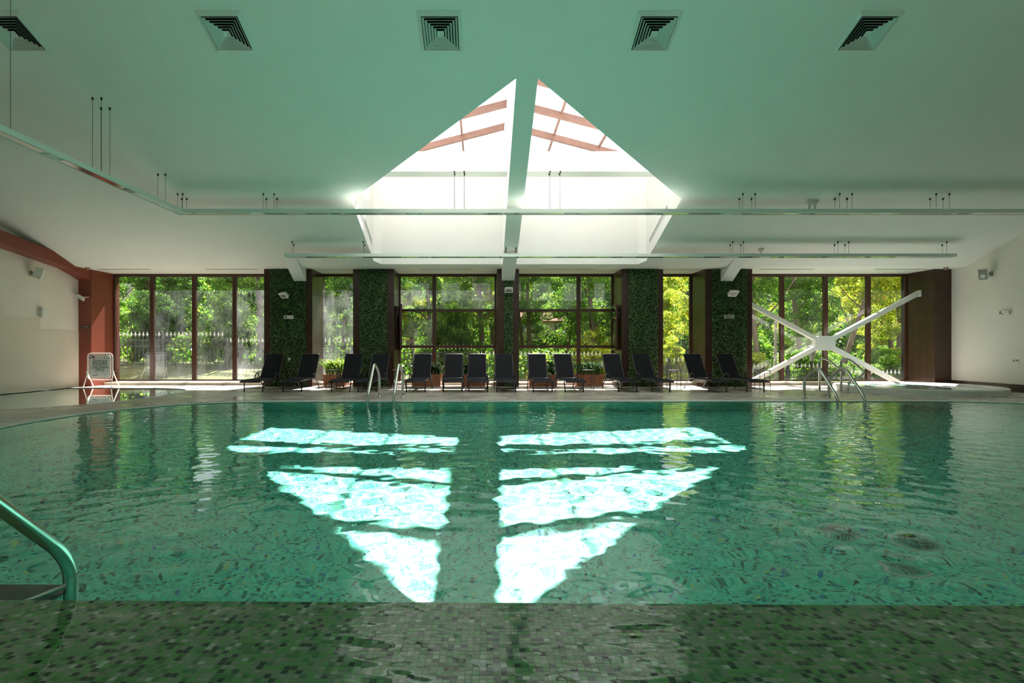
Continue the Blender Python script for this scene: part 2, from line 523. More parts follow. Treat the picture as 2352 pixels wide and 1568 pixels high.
def struct(mb, name, m, label, cat, parent=None, smooth=None):
    o = mb.build(name, m, parent, smooth)
    return tag(o, label, cat, None, 'structure')

# ---- pool outline (clockwise from the near left corner)
def near_y(x): return 2.398 - 0.0117*x
CP = [(-4.4, near_y(-4.4)), (-5.75, 3.5), (-6.7, 5.4), (-7.2, 7.4), (-7.32, 8.6), (-7.14, 9.7), (-6.5, 10.72), (-5.6, 11.25), (-4.5, 11.40),
      (-2, 11.43), (2, 11.45), (6, 11.50), (9, 11.52), (10.9, 11.42), (11.9, 11.05), (12.6, 10.2), (12.9, 8.8), (12.6, 6.8), (11.5, 4.6), (9.8, 3.05), (8.0, near_y(8.0))]
def catmull(cp, n=8):
    out = []
    for i in range(len(cp)-1):
        p0 = Vector(cp[max(i-1, 0)]); p1 = Vector(cp[i]); p2 = Vector(cp[i+1]); p3 = Vector(cp[min(i+2, len(cp)-1)])
        for k in range(n):
            t = k/n
            out.append(.5*((2*p1)+(-p0+p2)*t+(2*p0-5*p1+4*p2-p3)*t*t+(-p0+3*p1-3*p2+p3)*t**3))
    out.append(Vector(cp[-1]))
    return out
POOL = catmull(CP)
def offset_poly(pts, d, closed=True):
    n = len(pts); out = []
    for i in range(n):
        a = pts[i-1] if (closed or i > 0) else pts[i]
        b = pts[(i+1) % n] if (closed or i < n-1) else pts[i]
        t = (b-a); t.normalize()
        out.append(pts[i] + Vector((-t.y, t.x))*d)
    return out
GUT = 0.42
POOL_OUT = offset_poly(POOL, GUT, False)            # outer edge of the overflow gutter
def inside(poly, x, y):
    c = False; n = len(poly); j = n-1
    for i in range(n):
        xi, yi = poly[i]; xj, yj = poly[j]
        if (yi > y) != (yj > y) and x < (xj-xi)*(y-yi)/(yj-yi)+xi: c = not c
        j = i
    return c
RIM_BACK = 1.45
HOLE = [Vector((POOL_OUT[0].x, RIM_BACK))] + POOL_OUT + [Vector((POOL_OUT[-1].x, RIM_BACK))]
KP = [(-12.55, 9.4), (-11.2, 9.45), (-9.6, 9.95), (-8.9, 10.45), (-8.35, 11.2), (-8.15, 12.2), (-8.15, 13.3), (-8.35, 14.3), (-8.8, 15.0), (-9.6, 15.35), (-11.0, 15.45), (-12.55, 15.45)]
KIDP = [Vector(p) for p in KP]
KID = catmull(KP[0:1]+KP[1:], 4)
KID_OUT = offset_poly(KID, -0.16, False)
KID_OUT[0].x = KID_OUT[-1].x = -12.72
KID_HOLE = KID_OUT

# ---- floor
flat, tris = tri_poly([(XL, Y_BACK), (XR, Y_BACK), (XR, YW+.2), (XL, YW+.2)], [HOLE, KID_HOLE])
fb = MB(); fb.v = [(p.x, p.y, -0.004) for p in flat]; fb.f = [tuple(t) for t in tris]
floor = struct(fb, 'floor', M['grout'], 'beige stone tiled deck around the pool', 'floor')

# deck tiles: 0.6 x 0.3 m, raised 4 mm out of the grout
def clip_half(poly, p, n):
    out = []
    for i in range(len(poly)):
        a = poly[i]; b = poly[(i+1) % len(poly)]
        da = (a-p).dot(n); db = (b-p).dot(n)
        if da >= 0: out.append(a)
        if (da >= 0) != (db >= 0):
            out.append(a+(b-a)*(da/(da-db)))
    return out
HOLES_SEG = []
for H in (HOLE, KID_HOLE):
    area = sum(H[i].x*H[(i+1) % len(H)].y-H[(i+1) % len(H)].x*H[i].y for i in range(len(H)))
    for i in range(len(H)):
        a, b = H[i], H[(i+1) % len(H)]
        t = (b-a)
        if t.length < 1e-6: continue
        t.normalize()
        nrm = Vector((-t.y, t.x)) if area < 0 else Vector((t.y, -t.x))
        HOLES_SEG.append((a, b, nrm, H))
def seg_dist(p, a, b):
    ab = b-a; t = max(0, min(1, (p-a).dot(ab)/ab.length_squared)); return (p-(a+ab*t)).length
tile_polys = []
ny0, ny1 = -4, 57
for j in range(ny0, ny1):
    for i in range(-22, 26):
        ox = .3 if j % 2 else 0.0
        x0, x1 = max(XL, i*.6+ox), min(XR, i*.6+.6+ox)
        y0, y1 = j*.3, j*.3+.3
        if y0 > YW-.2 or x1-x0 < .05: continue
        c = Vector(((x0+x1)/2, (y0+y1)/2))
        if c.y > 16.75: continue
        ins = inside(HOLE, c.x, c.y) or inside(KID_HOLE, c.x, c.y)
        cs = [(x0, y0), (x1, y0), (x1, y1), (x0, y1)]
        cin = [inside(HOLE, *q) or inside(KID_HOLE, *q) for q in cs]
        if ins and all(cin): continue
        g = .004
        poly = [Vector((x0+g, y0+g)), Vector((x1-g, y0+g)), Vector((x1-g, y1-g)), Vector((x0+g, y1-g))]
        if ins or any(cin):
            best = min(HOLES_SEG, key=lambda s: seg_dist(c, s[0], s[1]))
            poly = clip_half(poly, best[0]+best[2]*.004, best[2])
            if len(poly) < 3: continue
        tile_polys.append((c, poly))
def tile_score(c):
    # nearest tiles that stand in the picture first
    x = 1105+1168*c.x/max(c.y, .01)
    if c.y < 4 or x < -60 or x > 2420: return 1e6+c.length
    return c.length
tile_polys.sort(key=lambda q: tile_score(q[0]))
stuff_tiles = MB()
def tile_solid(mb, poly, zt=0.0, z0=-.004, b=.003):
    n = len(poly); c = sum(poly, Vector((0, 0)))/n
    base = len(mb.v)
    for p in poly: mb.v.append((p.x, p.y, z0))
    for p in poly:
        q = p+(c-p).normalized()*b
        mb.v.append((q.x, q.y, zt))
    for k in range(n):
        k2 = (k+1) % n
        mb.f.append((base+k, base+k2, base+n+k2, base+n+k))
    mb.f.append(tuple(base+n+k for k in range(n)))
full_tile = None
for idx, (c, poly) in enumerate(tile_polys):
    if idx < 300:
        loc = [Vector((p.x-c.x, p.y-c.y)) for p in poly]
        if len(poly) == 4 and abs(poly[1].x-poly[0].x-.592) < 1e-4 and full_tile is not None:
            o = bpy.data.objects.new('deck_tile', full_tile); link(o, floor)
        else:
            mb = MB(); tile_solid(mb, loc); o = mb.build('deck_tile', M['deck'], floor, fix=False)
            if len(poly) == 4 and abs(poly[1].x-poly[0].x-.592) < 1e-4: full_tile = o.data
        o.location = (c.x, c.y, 0)
    else:
        tile_solid(stuff_tiles, poly)
o = stuff_tiles.build('deck_tile_field', M['deck'], floor, fix=False); tag(o, kind='stuff')

# ---- pool basin
bs = MB(); n = len(POOL)
PD = -1.6
bs.v = [(p.x, p.y, 0.0) for p in POOL] + [(p.x, p.y, PD) for p in POOL]
for i in range(n):
    j = (i+1) % n
    bs.f.append((i, j, n+j, n+i))
bs.f.append(tuple(n+i for i in range(n)))
basin = struct(bs, 'pool_basin', M['pool_mosaic'], 'turquoise mosaic basin of the swimming pool', 'pool')
basin.cycles.is_caustics_receiver = True

# white edge, gutter channel and grate bars along the curved and far sides
A = offset_poly(POOL, 0.005, False); B = offset_poly(POOL, 0.13, False); Cc = offset_poly(POOL, 0.40, False)
def ring(P, Q, z0, z1):
    mb = MB()
    for i in range(len(P)-1):
        a, b, c, d = P[i], P[i+1], Q[i+1], Q[i]
        mb.hexa([(a.x, a.y, z0), (b.x, b.y, z0), (c.x, c.y, z0), (d.x, d.y, z0), (a.x, a.y, z1), (b.x, b.y, z1), (c.x, c.y, z1), (d.x, d.y, z1)])
    return mb
edge = struct(ring(offset_poly(POOL, 0, False), B, -.14, 0.004), 'pool_edge', M['white_ceramic'], 'white rounded edging around the pool water', 'pool edge')
ch = ring(B, POOL_OUT, -.14, -.09).build('gutter_channel', M['dark'], edge)
gl = ring(Cc, POOL_OUT, -.09, 0.002).build('gutter_lip', M['brown_tile'], edge)
# bars
lens = [0.0]
for i in range(1, n): lens.append(lens[-1]+(B[i]-B[i-1]).length)
bars = MB(); s = .02; k = 0
while s < lens[-1]:
    while lens[k+1] < s: k += 1
    t = (s-lens[k])/(lens[k+1]-lens[k])
    p = B[k].lerp(B[k+1], t); q = Cc[k].lerp(Cc[k+1], t)
    d = (q-p).normalized(); tt = Vector((-d.y, d.x))*.0125
    bars.hexa([(*(p-tt), -.03), (*(q-tt), -.03), (*(q+tt), -.03), (*(p+tt), -.03), (*(p-tt), .003), (*(q-tt), .003), (*(q+tt), .003), (*(p+tt), .003)])
    s += .042
o = bars.build('gutter_grate', M['grate'], edge, fix=False); tag(o, kind='stuff')

# ---- near rim: overflow ledge of small mosaic tiles that falls away from the pool
rc = bpy.data.materials.new('rim_mosaic'); island_colors(rc, RIM_PAL, rough=.16, obj_random=True)
rc.node_tree.nodes['Principled BSDF'].inputs['Specular IOR Level'].default_value = .15
for nd in rc.node_tree.nodes:
    if nd.type == 'VALTORGB': nd.color_ramp.interpolation = 'CONSTANT'
M['rim'] = rc
PITCH = .0258
def rim_pt(u, v):
    """u along the edge, v away from the pool"""
    z = -.0006*v/.05 if v < .05 else -.0006+(v-.05)*.046
    c, sn = math.cos(-.0117), math.sin(-.0117)
    return Vector((u*c + v*sn, near_y(0)+u*sn - v*c, z))
rimbed = MB()
for i in range(24):
    u0, u1 = -4.95+13.5*i/24, -4.95+13.5*(i+1)/24
    for (v0, v1) in ((0, .05), (.05, .95)):
        a, b, c, d = rim_pt(u0, v0), rim_pt(u1, v0), rim_pt(u1, v1), rim_pt(u0, v1)
        dz = Vector((0, 0, .0016))
        rimbed.quad(d-dz, c-dz, b-dz, a-dz)
rim = struct(rimbed, 'pool_rim', M['rim_grout'], 'wet olive green mosaic overflow ledge at the near edge of the pool', 'pool rim')
MB().box(-4.95, 8.55, 1.31, 1.53, -.10, .043).build('leak_block', M['white_ceramic'], rim)  # out-of-view block added to close a bright light leak behind the ledge
frt = MB()
a0, b0 = rim_pt(-4.4, 0), rim_pt(8.0, 0)
frt.hexa([a0+Vector((0, -.02, -1.7)), b0+Vector((0, -.02, -1.7)), b0+Vector((0, .0, -1.7)), a0+Vector((0, 0, -1.7)), a0+Vector((0, -.02, -.002)), b0+Vector((0, -.02, -.002)), b0+Vector((0, 0, -.002)), a0+Vector((0, 0, -.002))])
frt.build('rim_wall', M['pool_mosaic'], rim)
tiles = []
for j in range(0, 34):
    for i in range(-160, 190):
        u = (i+.5)*PITCH; v = (j+.5)*PITCH
        p = rim_pt(u, v)
        if p.y < 1.5: continue
        px = 1105+1168*p.x/p.y; py = 800+1168*(1.2-p.z)/p.y
        vis = -8 < px < 2360 and py < 1574
        tiles.append((0 if vis else 1, p.y, i, j))
tiles.sort()
def rim_tile(mb, i, j, origin=None):
    g = .0012; b = .0010
    u0, u1, v0, v1 = i*PITCH+g, (i+1)*PITCH-g, j*PITCH+g, (j+1)*PITCH-g
    base = len(mb.v)
    o = origin or Vector((0, 0, 0))
    lo = [rim_pt(u, v)-o-Vector((0, 0, .0016)) for (u, v) in ((u0, v0), (u0, v1), (u1, v1), (u1, v0))]
    hi = [rim_pt(u, v)-o for (u, v) in ((u0+b, v0+b), (u0+b, v1-b), (u1-b, v1-b), (u1-b, v0+b))]
    mb.v += [tuple(q) for q in lo+hi]
    for k in range(4):
        k2 = (k+1) % 4
        mb.f.append((base+k, base+k2, base+4+k2, base+4+k))
    mb.f.append((base+4, base+5, base+6, base+7))
rim_rest = MB(); first = None
for idx, (vis, y, i, j) in enumerate(tiles):
    if idx < 300 and not vis:
        c = rim_pt((i+.5)*PITCH, (j+.5)*PITCH)
        if first is None:
            mb = MB(); rim_tile(mb, i, j, c); o = mb.build('mosaic_tile', M['rim'], rim, fix=False); first = o.data
        else:
            o = bpy.data.objects.new('mosaic_tile', first); link(o, rim)
        o.location = c
    else:
        rim_tile(rim_rest, i, j)
o = rim_rest.build('mosaic_tile_field', M['rim'], rim, fix=False); tag(o, kind='stuff')

# thin sheet of water running over the ledge
def film_grid():
    us = np.arange(-4.1, 5.3, .018); vs = np.arange(.0, .80, .012)
    U, Vv = np.meshgrid(us, vs)
    r = np.random.default_rng(8); Hh = np.zeros_like(U)
    for _ in range(34):
        lam = .05*(.40/.05)**r.random(); th = math.pi/2+r.normal()*.55; k = 2*math.pi/lam
        Hh += .0013*lam*np.sin(k*(U*math.cos(th)*.55+Vv*math.sin(th))+r.random()*6.28)
    c, sn = math.cos(-.0117), math.sin(-.0117)
    Z = np.where(Vv < .05, -.0006*Vv/.05, -.0006+(Vv-.05)*.046)
    P = np.stack([U*c+Vv*sn, near_y(0)+U*sn-Vv*c, Z+.0022+Hh*np.clip(Vv/.04, .1, 1)], -1).reshape(-1, 3)
    n_, m_ = U.shape; ix = np.arange(n_*m_).reshape(n_, m_)
    return P, np.stack([ix[:-1, :-1], ix[1:, :-1], ix[1:, 1:], ix[:-1, 1:]], -1).reshape(-1, 4)
_p, _f = film_grid()
np_mesh('water_film', _p, _f, M['water'], rim, True)

# ---- water surface: real ripples
rng = np.random.default_rng(3)
DX = .032
gx = np.arange(-7.5, 13.1, DX); gy = np.arange(2.30, 11.7, DX)
GX, GY = np.meshgrid(gx, gy)
def ripples(X, Y, seed=3, n=46, amp=1.0, lmin=.16, lmax=.75):
    r = np.random.default_rng(seed); H = np.zeros_like(X)
    for _ in range(n):
        lam = lmin*(lmax/lmin)**r.random(); th = r.random()*2*math.pi
        k = 2*math.pi/lam
        a = amp*.00062*(lam/.3)**1.25
        H += a*np.sin(k*(X*math.cos(th)+Y*math.sin(th)) + r.random()*6.283)
    return H
H = ripples(GX, GY, 3, 60, .52, .11, .36)
big = np.zeros_like(GX)
for lam, th, a, ph in ((1.6, .4, .0004, .3), (2.3, 1.9, .0006, 1.2), (.9, 1.35, .00035, 2.6)):
    big += a*np.sin(2*math.pi/lam*(GX*math.cos(th)+GY*math.sin(th))+ph)
calm = .55+.45*np.clip((GX+7)/9.0, 0, 1)
H = (H*calm + big)*np.clip((GY-2.36)/.25, 0, 1)
V = np.stack([GX, GY, -.010+H], -1).reshape(-1, 3)
ny_, nx_ = GX.shape
idx = np.arange(ny_*nx_).reshape(ny_, nx_)
F = np.stack([idx[:-1, :-1], idx[:-1, 1:], idx[1:, 1:], idx[1:, :-1]], -1).reshape(-1, 4)
cen = V[F].mean(1)
# keep only the cells over the pool
px_ = np.array([p.x for p in offset_poly(POOL, .06, False)]); py_ = np.array([p.y for p in offset_poly(POOL, .06, False)])
ins = np.zeros(len(cen), bool); jn = len(px_)-1
for i in range(len(px_)):
    cond = (py_[i] > cen[:, 1]) != (py_[jn] > cen[:, 1])
    xx = (px_[jn]-px_[i])*(cen[:, 1]-py_[i])/(py_[jn]-py_[i]+1e-12)+px_[i]
    ins ^= cond & (cen[:, 0] < xx); jn = i
F = F[ins & (cen[:, 1] > near_y(cen[:, 0])-.012)]
used = np.unique(F); remap = -np.ones(len(V), int); remap[used] = np.arange(len(used))
water = np_mesh('pool_water', V[used], remap[F], M['water'], None, True)
tag(water, 'clear rippled green water filling the pool', 'water', None, 'structure')
water.cycles.is_caustics_caster = True

# ---- children's pool
kb = MB(); n = len(KID)
kb.v = [(p.x, p.y, 0) for p in KID]+[(p.x, p.y, -.4) for p in KID]
for i in range(n): kb.f.append((i, (i+1) % n, n+(i+1) % n, n+i))
kb.f.append(tuple(n+i for i in range(n)))
kids = struct(kb, 'children_pool', M['wallpaint'], 'shallow beige basin of the children pool by the left wall', 'pool')
KO = offset_poly(KID, -.16, False); KO[0].x = KO[-1].x = -12.72
rg = ring(KID, KO, -.05, .006).build('pool_edging', M['white_ceramic'], kids)
MB().box(XL, -12.55, 9.22, 15.63, -.4, .006).build('wall_curb', M['white_ceramic'], kids)
kx = np.arange(-12.6, -8.0, .05); kyy = np.arange(9.3, 15.6, .05)
KX, KY = np.meshgrid(kx, kyy)
Hk = ripples(KX, KY, 9, 14, .12, .3, .9)
flatk, trisk = tri_poly([(p.x, p.y) for p in offset_poly(KID, -.02, False)])
kw = MB(); kw.v = [(p.x, p.y, -.012) for p in flatk]; kw.f = [tuple(t) for t in trisk]
o = kw.build('shallow_water', M['water'], kids)

# ---- ceiling with the house-shaped opening, soffit, rear slope
PK = (.84, 9.17); CL_, CR_ = (-3.21, 12.58), (4.94, 12.53); BL_, BR_ = (-3.21, 15.38), (4.94, 15.38)
opening = [PK, CL_, (-3.21, 15.2), (-3.02, 15.38), (4.75, 15.38), (4.94, 15.2), CR_]
flat, tris = tri_poly([(XL, Y_RIDGE), (XR, Y_RIDGE), (XR, Y_SOF), (XL, Y_SOF)], [opening])
cb = MB(); cb.v = [(p.x, p.y, ceil_z(p.y)) for p in flat]; cb.f = [tuple(t) for t in tris]
n0 = len(cb.v)
cb.quad((XL, Y_SOF, Z_SOF), (XR, Y_SOF, Z_SOF), (XR, YW+.35, Z_SOF), (XL, YW+.35, Z_SOF))
cb.quad((XL, Y_BACK-.3, ceil_z(Y_RIDGE)), (XR, Y_BACK-.3, ceil_z(Y_RIDGE)), (XR, Y_RIDGE, ceil_z(Y_RIDGE)), (XL, Y_RIDGE, ceil_z(Y_RIDGE)))
ceiling = struct(cb, 'ceiling', M['ceiling'], 'smooth white ceiling sloping down to the windows', 'ceiling')

struct(MB().box(XL, XR, 15.42, YW+.4, 4.25, 4.35), 'roof', M['roof_wood'], 'unseen slab added over the window soffit to block sunlight', 'roof')  # unseen slab, added to stop sun leaking in where ceiling and soffit meet
# ---- skylight well
wl = MB()
def wall_seg(p, q, splits=()):
    pts = [p]+[tuple(np.array(p)+(np.array(q)-np.array(p))*t) for t in splits]+[q]
    for a, b in zip(pts[:-1], pts[1:]):
        wl.quad((a[0], a[1], ceil_z(a[1])-.002), (b[0], b[1], ceil_z(b[1])-.002), (b[0], b[1], roof_z(b[0])), (a[0], a[1], roof_z(a[0])))
wall_seg(CL_, (-3.21, 15.2)); wall_seg((-3.21, 15.2), (-3.02, 15.38)); wall_seg((-3.02, 15.38), (RX, 15.38)); wall_seg((RX, 15.38), (4.75, 15.38))
wall_seg((4.75, 15.38), (4.94, 15.2)); wall_seg((4.94, 15.2), CR_)
wall_seg(CL_, PK, (((RX-CL_[0])/(PK[0]-CL_[0])),)); wall_seg(PK, CR_)
well = struct(wl, 'trim_1', M['well'], 'white plaster walls of the skylight well', 'skylight well')

# ---- central girder, rafter ends, cross beam
def yz_prism(poly, x0, x1):
    mb = MB(); n = len(poly)
    mb.v = [(x0, p[0], p[1]) for p in poly]+[(x1, p[0], p[1]) for p in poly]
    mb.f = [tuple(range(n)), tuple(reversed(range(n, 2*n)))]
    for i in range(n):
        j = (i+1) % n; mb.f.append((i, j, n+j, n+i))
    return mb
g = yz_prism([(8.9, 6.335), (15.96, 3.33), (15.96, 3.74), (15.37, 3.75), (15.37, 7.36), (8.9, 7.36)], .645, 1.045)
girder = struct(g, 'beam', M['ceiling'], 'long white roof girder running through the skylight', 'beam')
for x0, nm in ((-5.87, 'left'), (7.52, 'right')):
    w_ = yz_prism([(15.05, 3.885), (15.97, 3.31), (15.97, 3.72), (15.3, 3.85)], x0, x0+.38)
    struct(w_, 'beam', M['ceiling'], f'short white rafter end above the {nm} foliage pillar with the floodlight', 'beam')
cbm = MB().box(-3.21, 4.94, 12.36, 12.76, 5.50, 5.99)
struct(cbm, 'beam', M['well'], 'white cross beam spanning the skylight opening', 'beam')

# ---- glass roof over the well
roof = MB()
roof.beam((RX, 8.7, RZ+.02), (RX, 15.7, RZ+.02), .14, .14)
skyroof = struct(roof, 'roof', M['roof_wood'], 'brown framed glass roof over the skylight', 'roof')
M['roof_wood'].node_tree.nodes['Principled BSDF'].inputs['Roughness'].default_value = .5
XE0, XE1 = -3.45, 4.95
RY = [8.87, 10.2, 11.55, 12.87, 14.2, 15.55]
for y in RY:
    for xe in (XE0, XE1):
        f_ = min(1.0, max(.12, (y-8.75)/3.45)); xe = RX+(xe-RX)*f_
        MB().beam((RX, y, roof_z(RX)-.06), (xe, y, roof_z(xe)-.06), .10, .16).build('rafter', M['roof_wood'], skyroof)
PX = {-1: [RX, RX-1.28, RX-2.53, RX-3.8, XE0-.4], 1: [RX, RX+1.28, RX+2.53, RX+3.8, XE1+.35]}
PX = {-1: [RX, RX-1.28, RX-2.53, RX-3.8, RX-4.5], 1: [RX, RX+1.28, RX+2.53, RX+3.8, RX+4.5]}
for sgn in (-1, 1):
    for x in PX[sgn][1:]:
        MB().beam((x, min(15.0, 8.8+3.45*abs(x-RX)/4.2), roof_z(x)-.005), (x, 15.6, roof_z(x)-.005), .055, .06).build('purlin', M['roof_wood'], skyroof)
    for i in range(4):
        for j in range(5):
            xa, xb = PX[sgn][i], PX[sgn][i+1]
            za, zb = roof_z(xa)+.03, roof_z(xb)+.03
            ya, yb = RY[j]+.01, RY[j+1]-.01
            if min(abs(xa-RX), abs(xb-RX))/4.2 > (yb-8.75)/3.45: continue
            mb = MB().hexa([(xa, ya, za), (xb, ya, zb), (xb, yb, zb), (xa, yb, za), (xa, ya, za+.01), (xb, ya, zb+.01), (xb, yb, zb+.01), (xa, yb, za+.01)])
            mb.build('roof_pane', M['roof_glass'], skyroof)

# ---- side walls
def wall(name, mb, m, label): return struct(mb, name, m, label, 'wall')
prof = [(Y_BACK-.3, 0), (YW+.3, 0), (YW+.3, 4.2), (Y_SOF, 3.9), (Y_RIDGE, 7.6), (Y_BACK-.3, 7.6)]
wl_ = wall('wall_left', yz_prism(prof, XL-.3, XL), M['wallpaint'], 'cream left wall with stepped beige mosaic below')
wr_ = wall('wall_right', yz_prism(prof, XR, XR+.3), M['wallpaint'], 'plain cream right wall with dark tile skirting')
M['wall_mosaic'] = cell_mat('beige_wall_mosaic', .045, [(0, (.60, .53, .42)), (.3, (.64, .57, .46)), (.6, (.57, .50, .40)), (.85, (.67, .61, .50))], grout=(.72, .66, .56), gw=.08, rough=.35)
for (y0, y1, zt) in ((6.0, 13.6, 2.36), (13.6, 14.7, 2.07), (14.7, 16.25, 1.74)):
    MB().box(XL, XL+.012, y0, y1, 0, zt).build('mosaic_panel', M['wall_mosaic'], wl_)
sk = MB().box(XR-.02, XR, 2.0, 16.0, 0, .20)
bsb = struct(MB().box(XR-.012, XR, 2.0, 16.0, 0, .21), 'baseboard_right', M['grout'], 'dark brown tile skirting along the right wall', 'skirting')
for i in range(23):
    MB().box(XR-.022, XR-.01, 2.0+.6*i+.004, 2.6+.6*i-.004 if i < 22 else 16.0, 0, .205).build('skirting_tile', M['brown_tile'], bsb)
# red brown frame on the left wall: sloping beam, knee and column
col_poly = [(16.1, 0), (YW+.25, 0), (YW+.25, 3.72), (16.1, 3.72)]
lc = struct(MB().box(XL, -12.34, 16.1, YW+.25, 0, 3.70), 'pillar', M['brown_paint'], 'red-brown painted corner column beside the far left window', 'pillar')
fr_ = yz_prism([(16.1, 3.36), (16.1, 3.86), (14.95, 3.98), (2.0, 5.86), (2.0, 5.36), (15.3, 3.62)], XL, -12.36)
struct(fr_, 'beam', M['brown_paint'], 'red-brown sloping beam along the top of the left wall', 'beam')

# ---- wall above the windows, back of the room
struct(MB().box(XL-.3, XR+.3, YW+.06, YW+.40, Z_SOF-.04, 5.2), 'wall_back', M['wallpaint'], 'plaster strip above the windows', 'wall')
bw = MB()
bw.box(XL-.3, XR+.3, Y_BACK-.3, Y_BACK, 0, 4.7); bw.box(XL-.3, XR+.3, Y_BACK-.3, Y_BACK, 6.7, 7.6)
CW = [-9.2+2.3*k for k in range(10)]
xs_ = [XL-.3]+[v for c in CW for v in (c-.7, c+.7)]+[XR+.3]
for k in range(0, len(xs_), 2): bw.box(xs_[k], xs_[k+1], Y_BACK-.3, Y_BACK, 4.7, 6.7)
struct(bw, 'wall_front', M['wallpaint'], 'wall with high clerestory windows behind the viewer', 'wall')
for c in CW:
    cw_ = struct(MB().box(c-.7, c+.7, Y_BACK-.16, Y_BACK-.10, 4.7, 4.76).box(c-.7, c+.7, Y_BACK-.16, Y_BACK-.10, 6.64, 6.7), 'window_7', M['brown_metal'], 'high clerestory window behind the viewer', 'window')
    MB().box(c-.7, c+.7, Y_BACK-.135, Y_BACK-.125, 4.76, 6.64).build('pane', M['glass_clear'], cw_)

# ---- pillars: dark ceramic cladding with foliage mats
leafm = bpy.data.materials.new('boxwood_leaf')
island_colors(leafm, [(0, (.025, .062, .020)), (.3, (.055, .125, .034)), (.65, (.10, .20, .055)), (.9, (.17, .28, .09)), (1, (.26, .36, .15))], rough=.55, obj_random=True)
M['boxwood'] = leafm
MAT_CACHE = {}
def foliage_mesh(w, h, seed):
    key = (round(w, 3), round(h, 3), seed)
    if key in MAT_CACHE: return MAT_CACHE[key]
    r = np.random.default_rng(100+seed)
    n = int(w*h*3600)
    c = np.stack([r.random(n)*w, -r.random(n)**1.2*.055, r.random(n)*h], -1)
    s = .011+.011*r.random(n)
    d = r.normal(size=(n, 3)); d[:, 1] -= .5; d /= np.linalg.norm(d, axis=1)[:, None]
    u = np.cross(d, r.normal(size=(n, 3))); u /= np.linalg.norm(u, axis=1)[:, None]
    v = np.cross(d, u)
    P = np.stack([c-u*s[:, None]*1.5, c-v*s[:, None]*.8, c+u*s[:, None]*1.5, c+v*s[:, None]*.8], 1).reshape(-1, 3)
    me = np_mesh('foliage_mat', P, np.arange(n*4).reshape(n, 4), M['boxwood'], 'mesh')
    MAT_CACHE[key] = me
    return me
def pillar(label, x0, x1, gx0, gx1, ztop=3.70, reveal=(True, True)):
    p = struct(MB().box(x0+.013, x1-.013, YP+.013, YW+.2, 0, ztop), 'pillar', M['dark'], label, 'pillar')
    zs = [0.0, .73, 1.46, 2.19, 2.92, ztop]
    for (a, b) in ((x0, gx0), (gx1, x1)):
        for z0, z1 in zip(zs[:-1], zs[1:]):
            if b-a > .03:
                MB().bbox(0, b-a-.004, 0, z1-z0-.004, 0, .013, .003).build('cladding_tile', M['brown_tile'], p)
                o = COL.objects[-1]
                o.matrix_local = Matrix.Translation((a+.002, YP+.013, z0+.002)) @ Matrix.Rotation(R(90), 4, 'X')
    for side, on in ((0, reveal[0]), (1, reveal[1])):
        if not on: continue
        for yi in range(2):
            for z0, z1 in zip(zs[:-1], zs[1:]):
                y0, y1 = YP+.55*yi, YP+.55*(yi+1)
                if side: MB().box(x1-.013, x1, y0+.002, y1-.002, z0+.002, z1-.002).build('cladding_tile', M['brown_tile'], p)
                else: MB().box(x0, x0+.013, y0+.002, y1-.002, z0+.002, z1-.002).build('cladding_tile', M['brown_tile'], p)
    MB().box(gx0, gx1, YP+.002, YP+.02, 0, ztop).build('backing_board', M['dark'], p)
    nc = 2 if gx1-gx0 > .5 else 1
    nr = 7
    w = (gx1-gx0)/nc; h = (ztop-.02)/nr
    for i in range(nc):
        for j in range(nr):
            me = foliage_mesh(w, h, (i*3+j*5) % 3)
            o = bpy.data.objects.new('foliage_mat', me); link(o, p); tag(o, kind='stuff')
            o.location = (gx0+i*w, YP+.004, .01+j*h)
    return p
pillar('foliage pillar beside the far left window, with floodlight and green exit sign', -6.83, -5.31, -6.63, -5.50)
pillar('foliage pillar without a lamp, left of the first open casement', -4.03, -2.74, -3.82, -2.95)
pillar('narrow central pillar with a thin foliage strip below the girder', .51, 1.19, .73, .99)
pillar('foliage pillar without a lamp, right of the second open casement', 4.42, 5.73, 4.64, 5.55)
pillar('foliage pillar beside the braced window, with floodlight and grey exit sign', 7.05, 8.53, 7.26, 8.35)
# right end pillar: dark tiles laid upright
pe = struct(MB().box(14.29, XR, YP+.013, YW+.2, 0, 3.70), 'pillar', M['dark'], 'dark brown tiled corner pillar beside the right wall', 'pillar')
for k in range(5):
    z0, z1 = .74*k, .74*(k+1)
    MB().box(14.278, XR, YP, YP+.012, z0+.002, z1-.002).build('cladding_tile', M['brown_tile'], pe)
for c in range(4):
    y0, y1 = YP+.275*c, YP+.275*(c+1)
    zz = [-.37 if c % 2 else 0.0]
    while zz[-1] < 3.70: zz.append(zz[-1]+.74)
    for z0, z1 in zip(zz[:-1], zz[1:]):
        z0, z1 = max(0, z0), min(3.7, z1)
        MB().box(14.277, 14.29, y0+.002, y1-.002, z0+.002, z1-.002).build('cladding_tile', M['brown_tile'], pe)

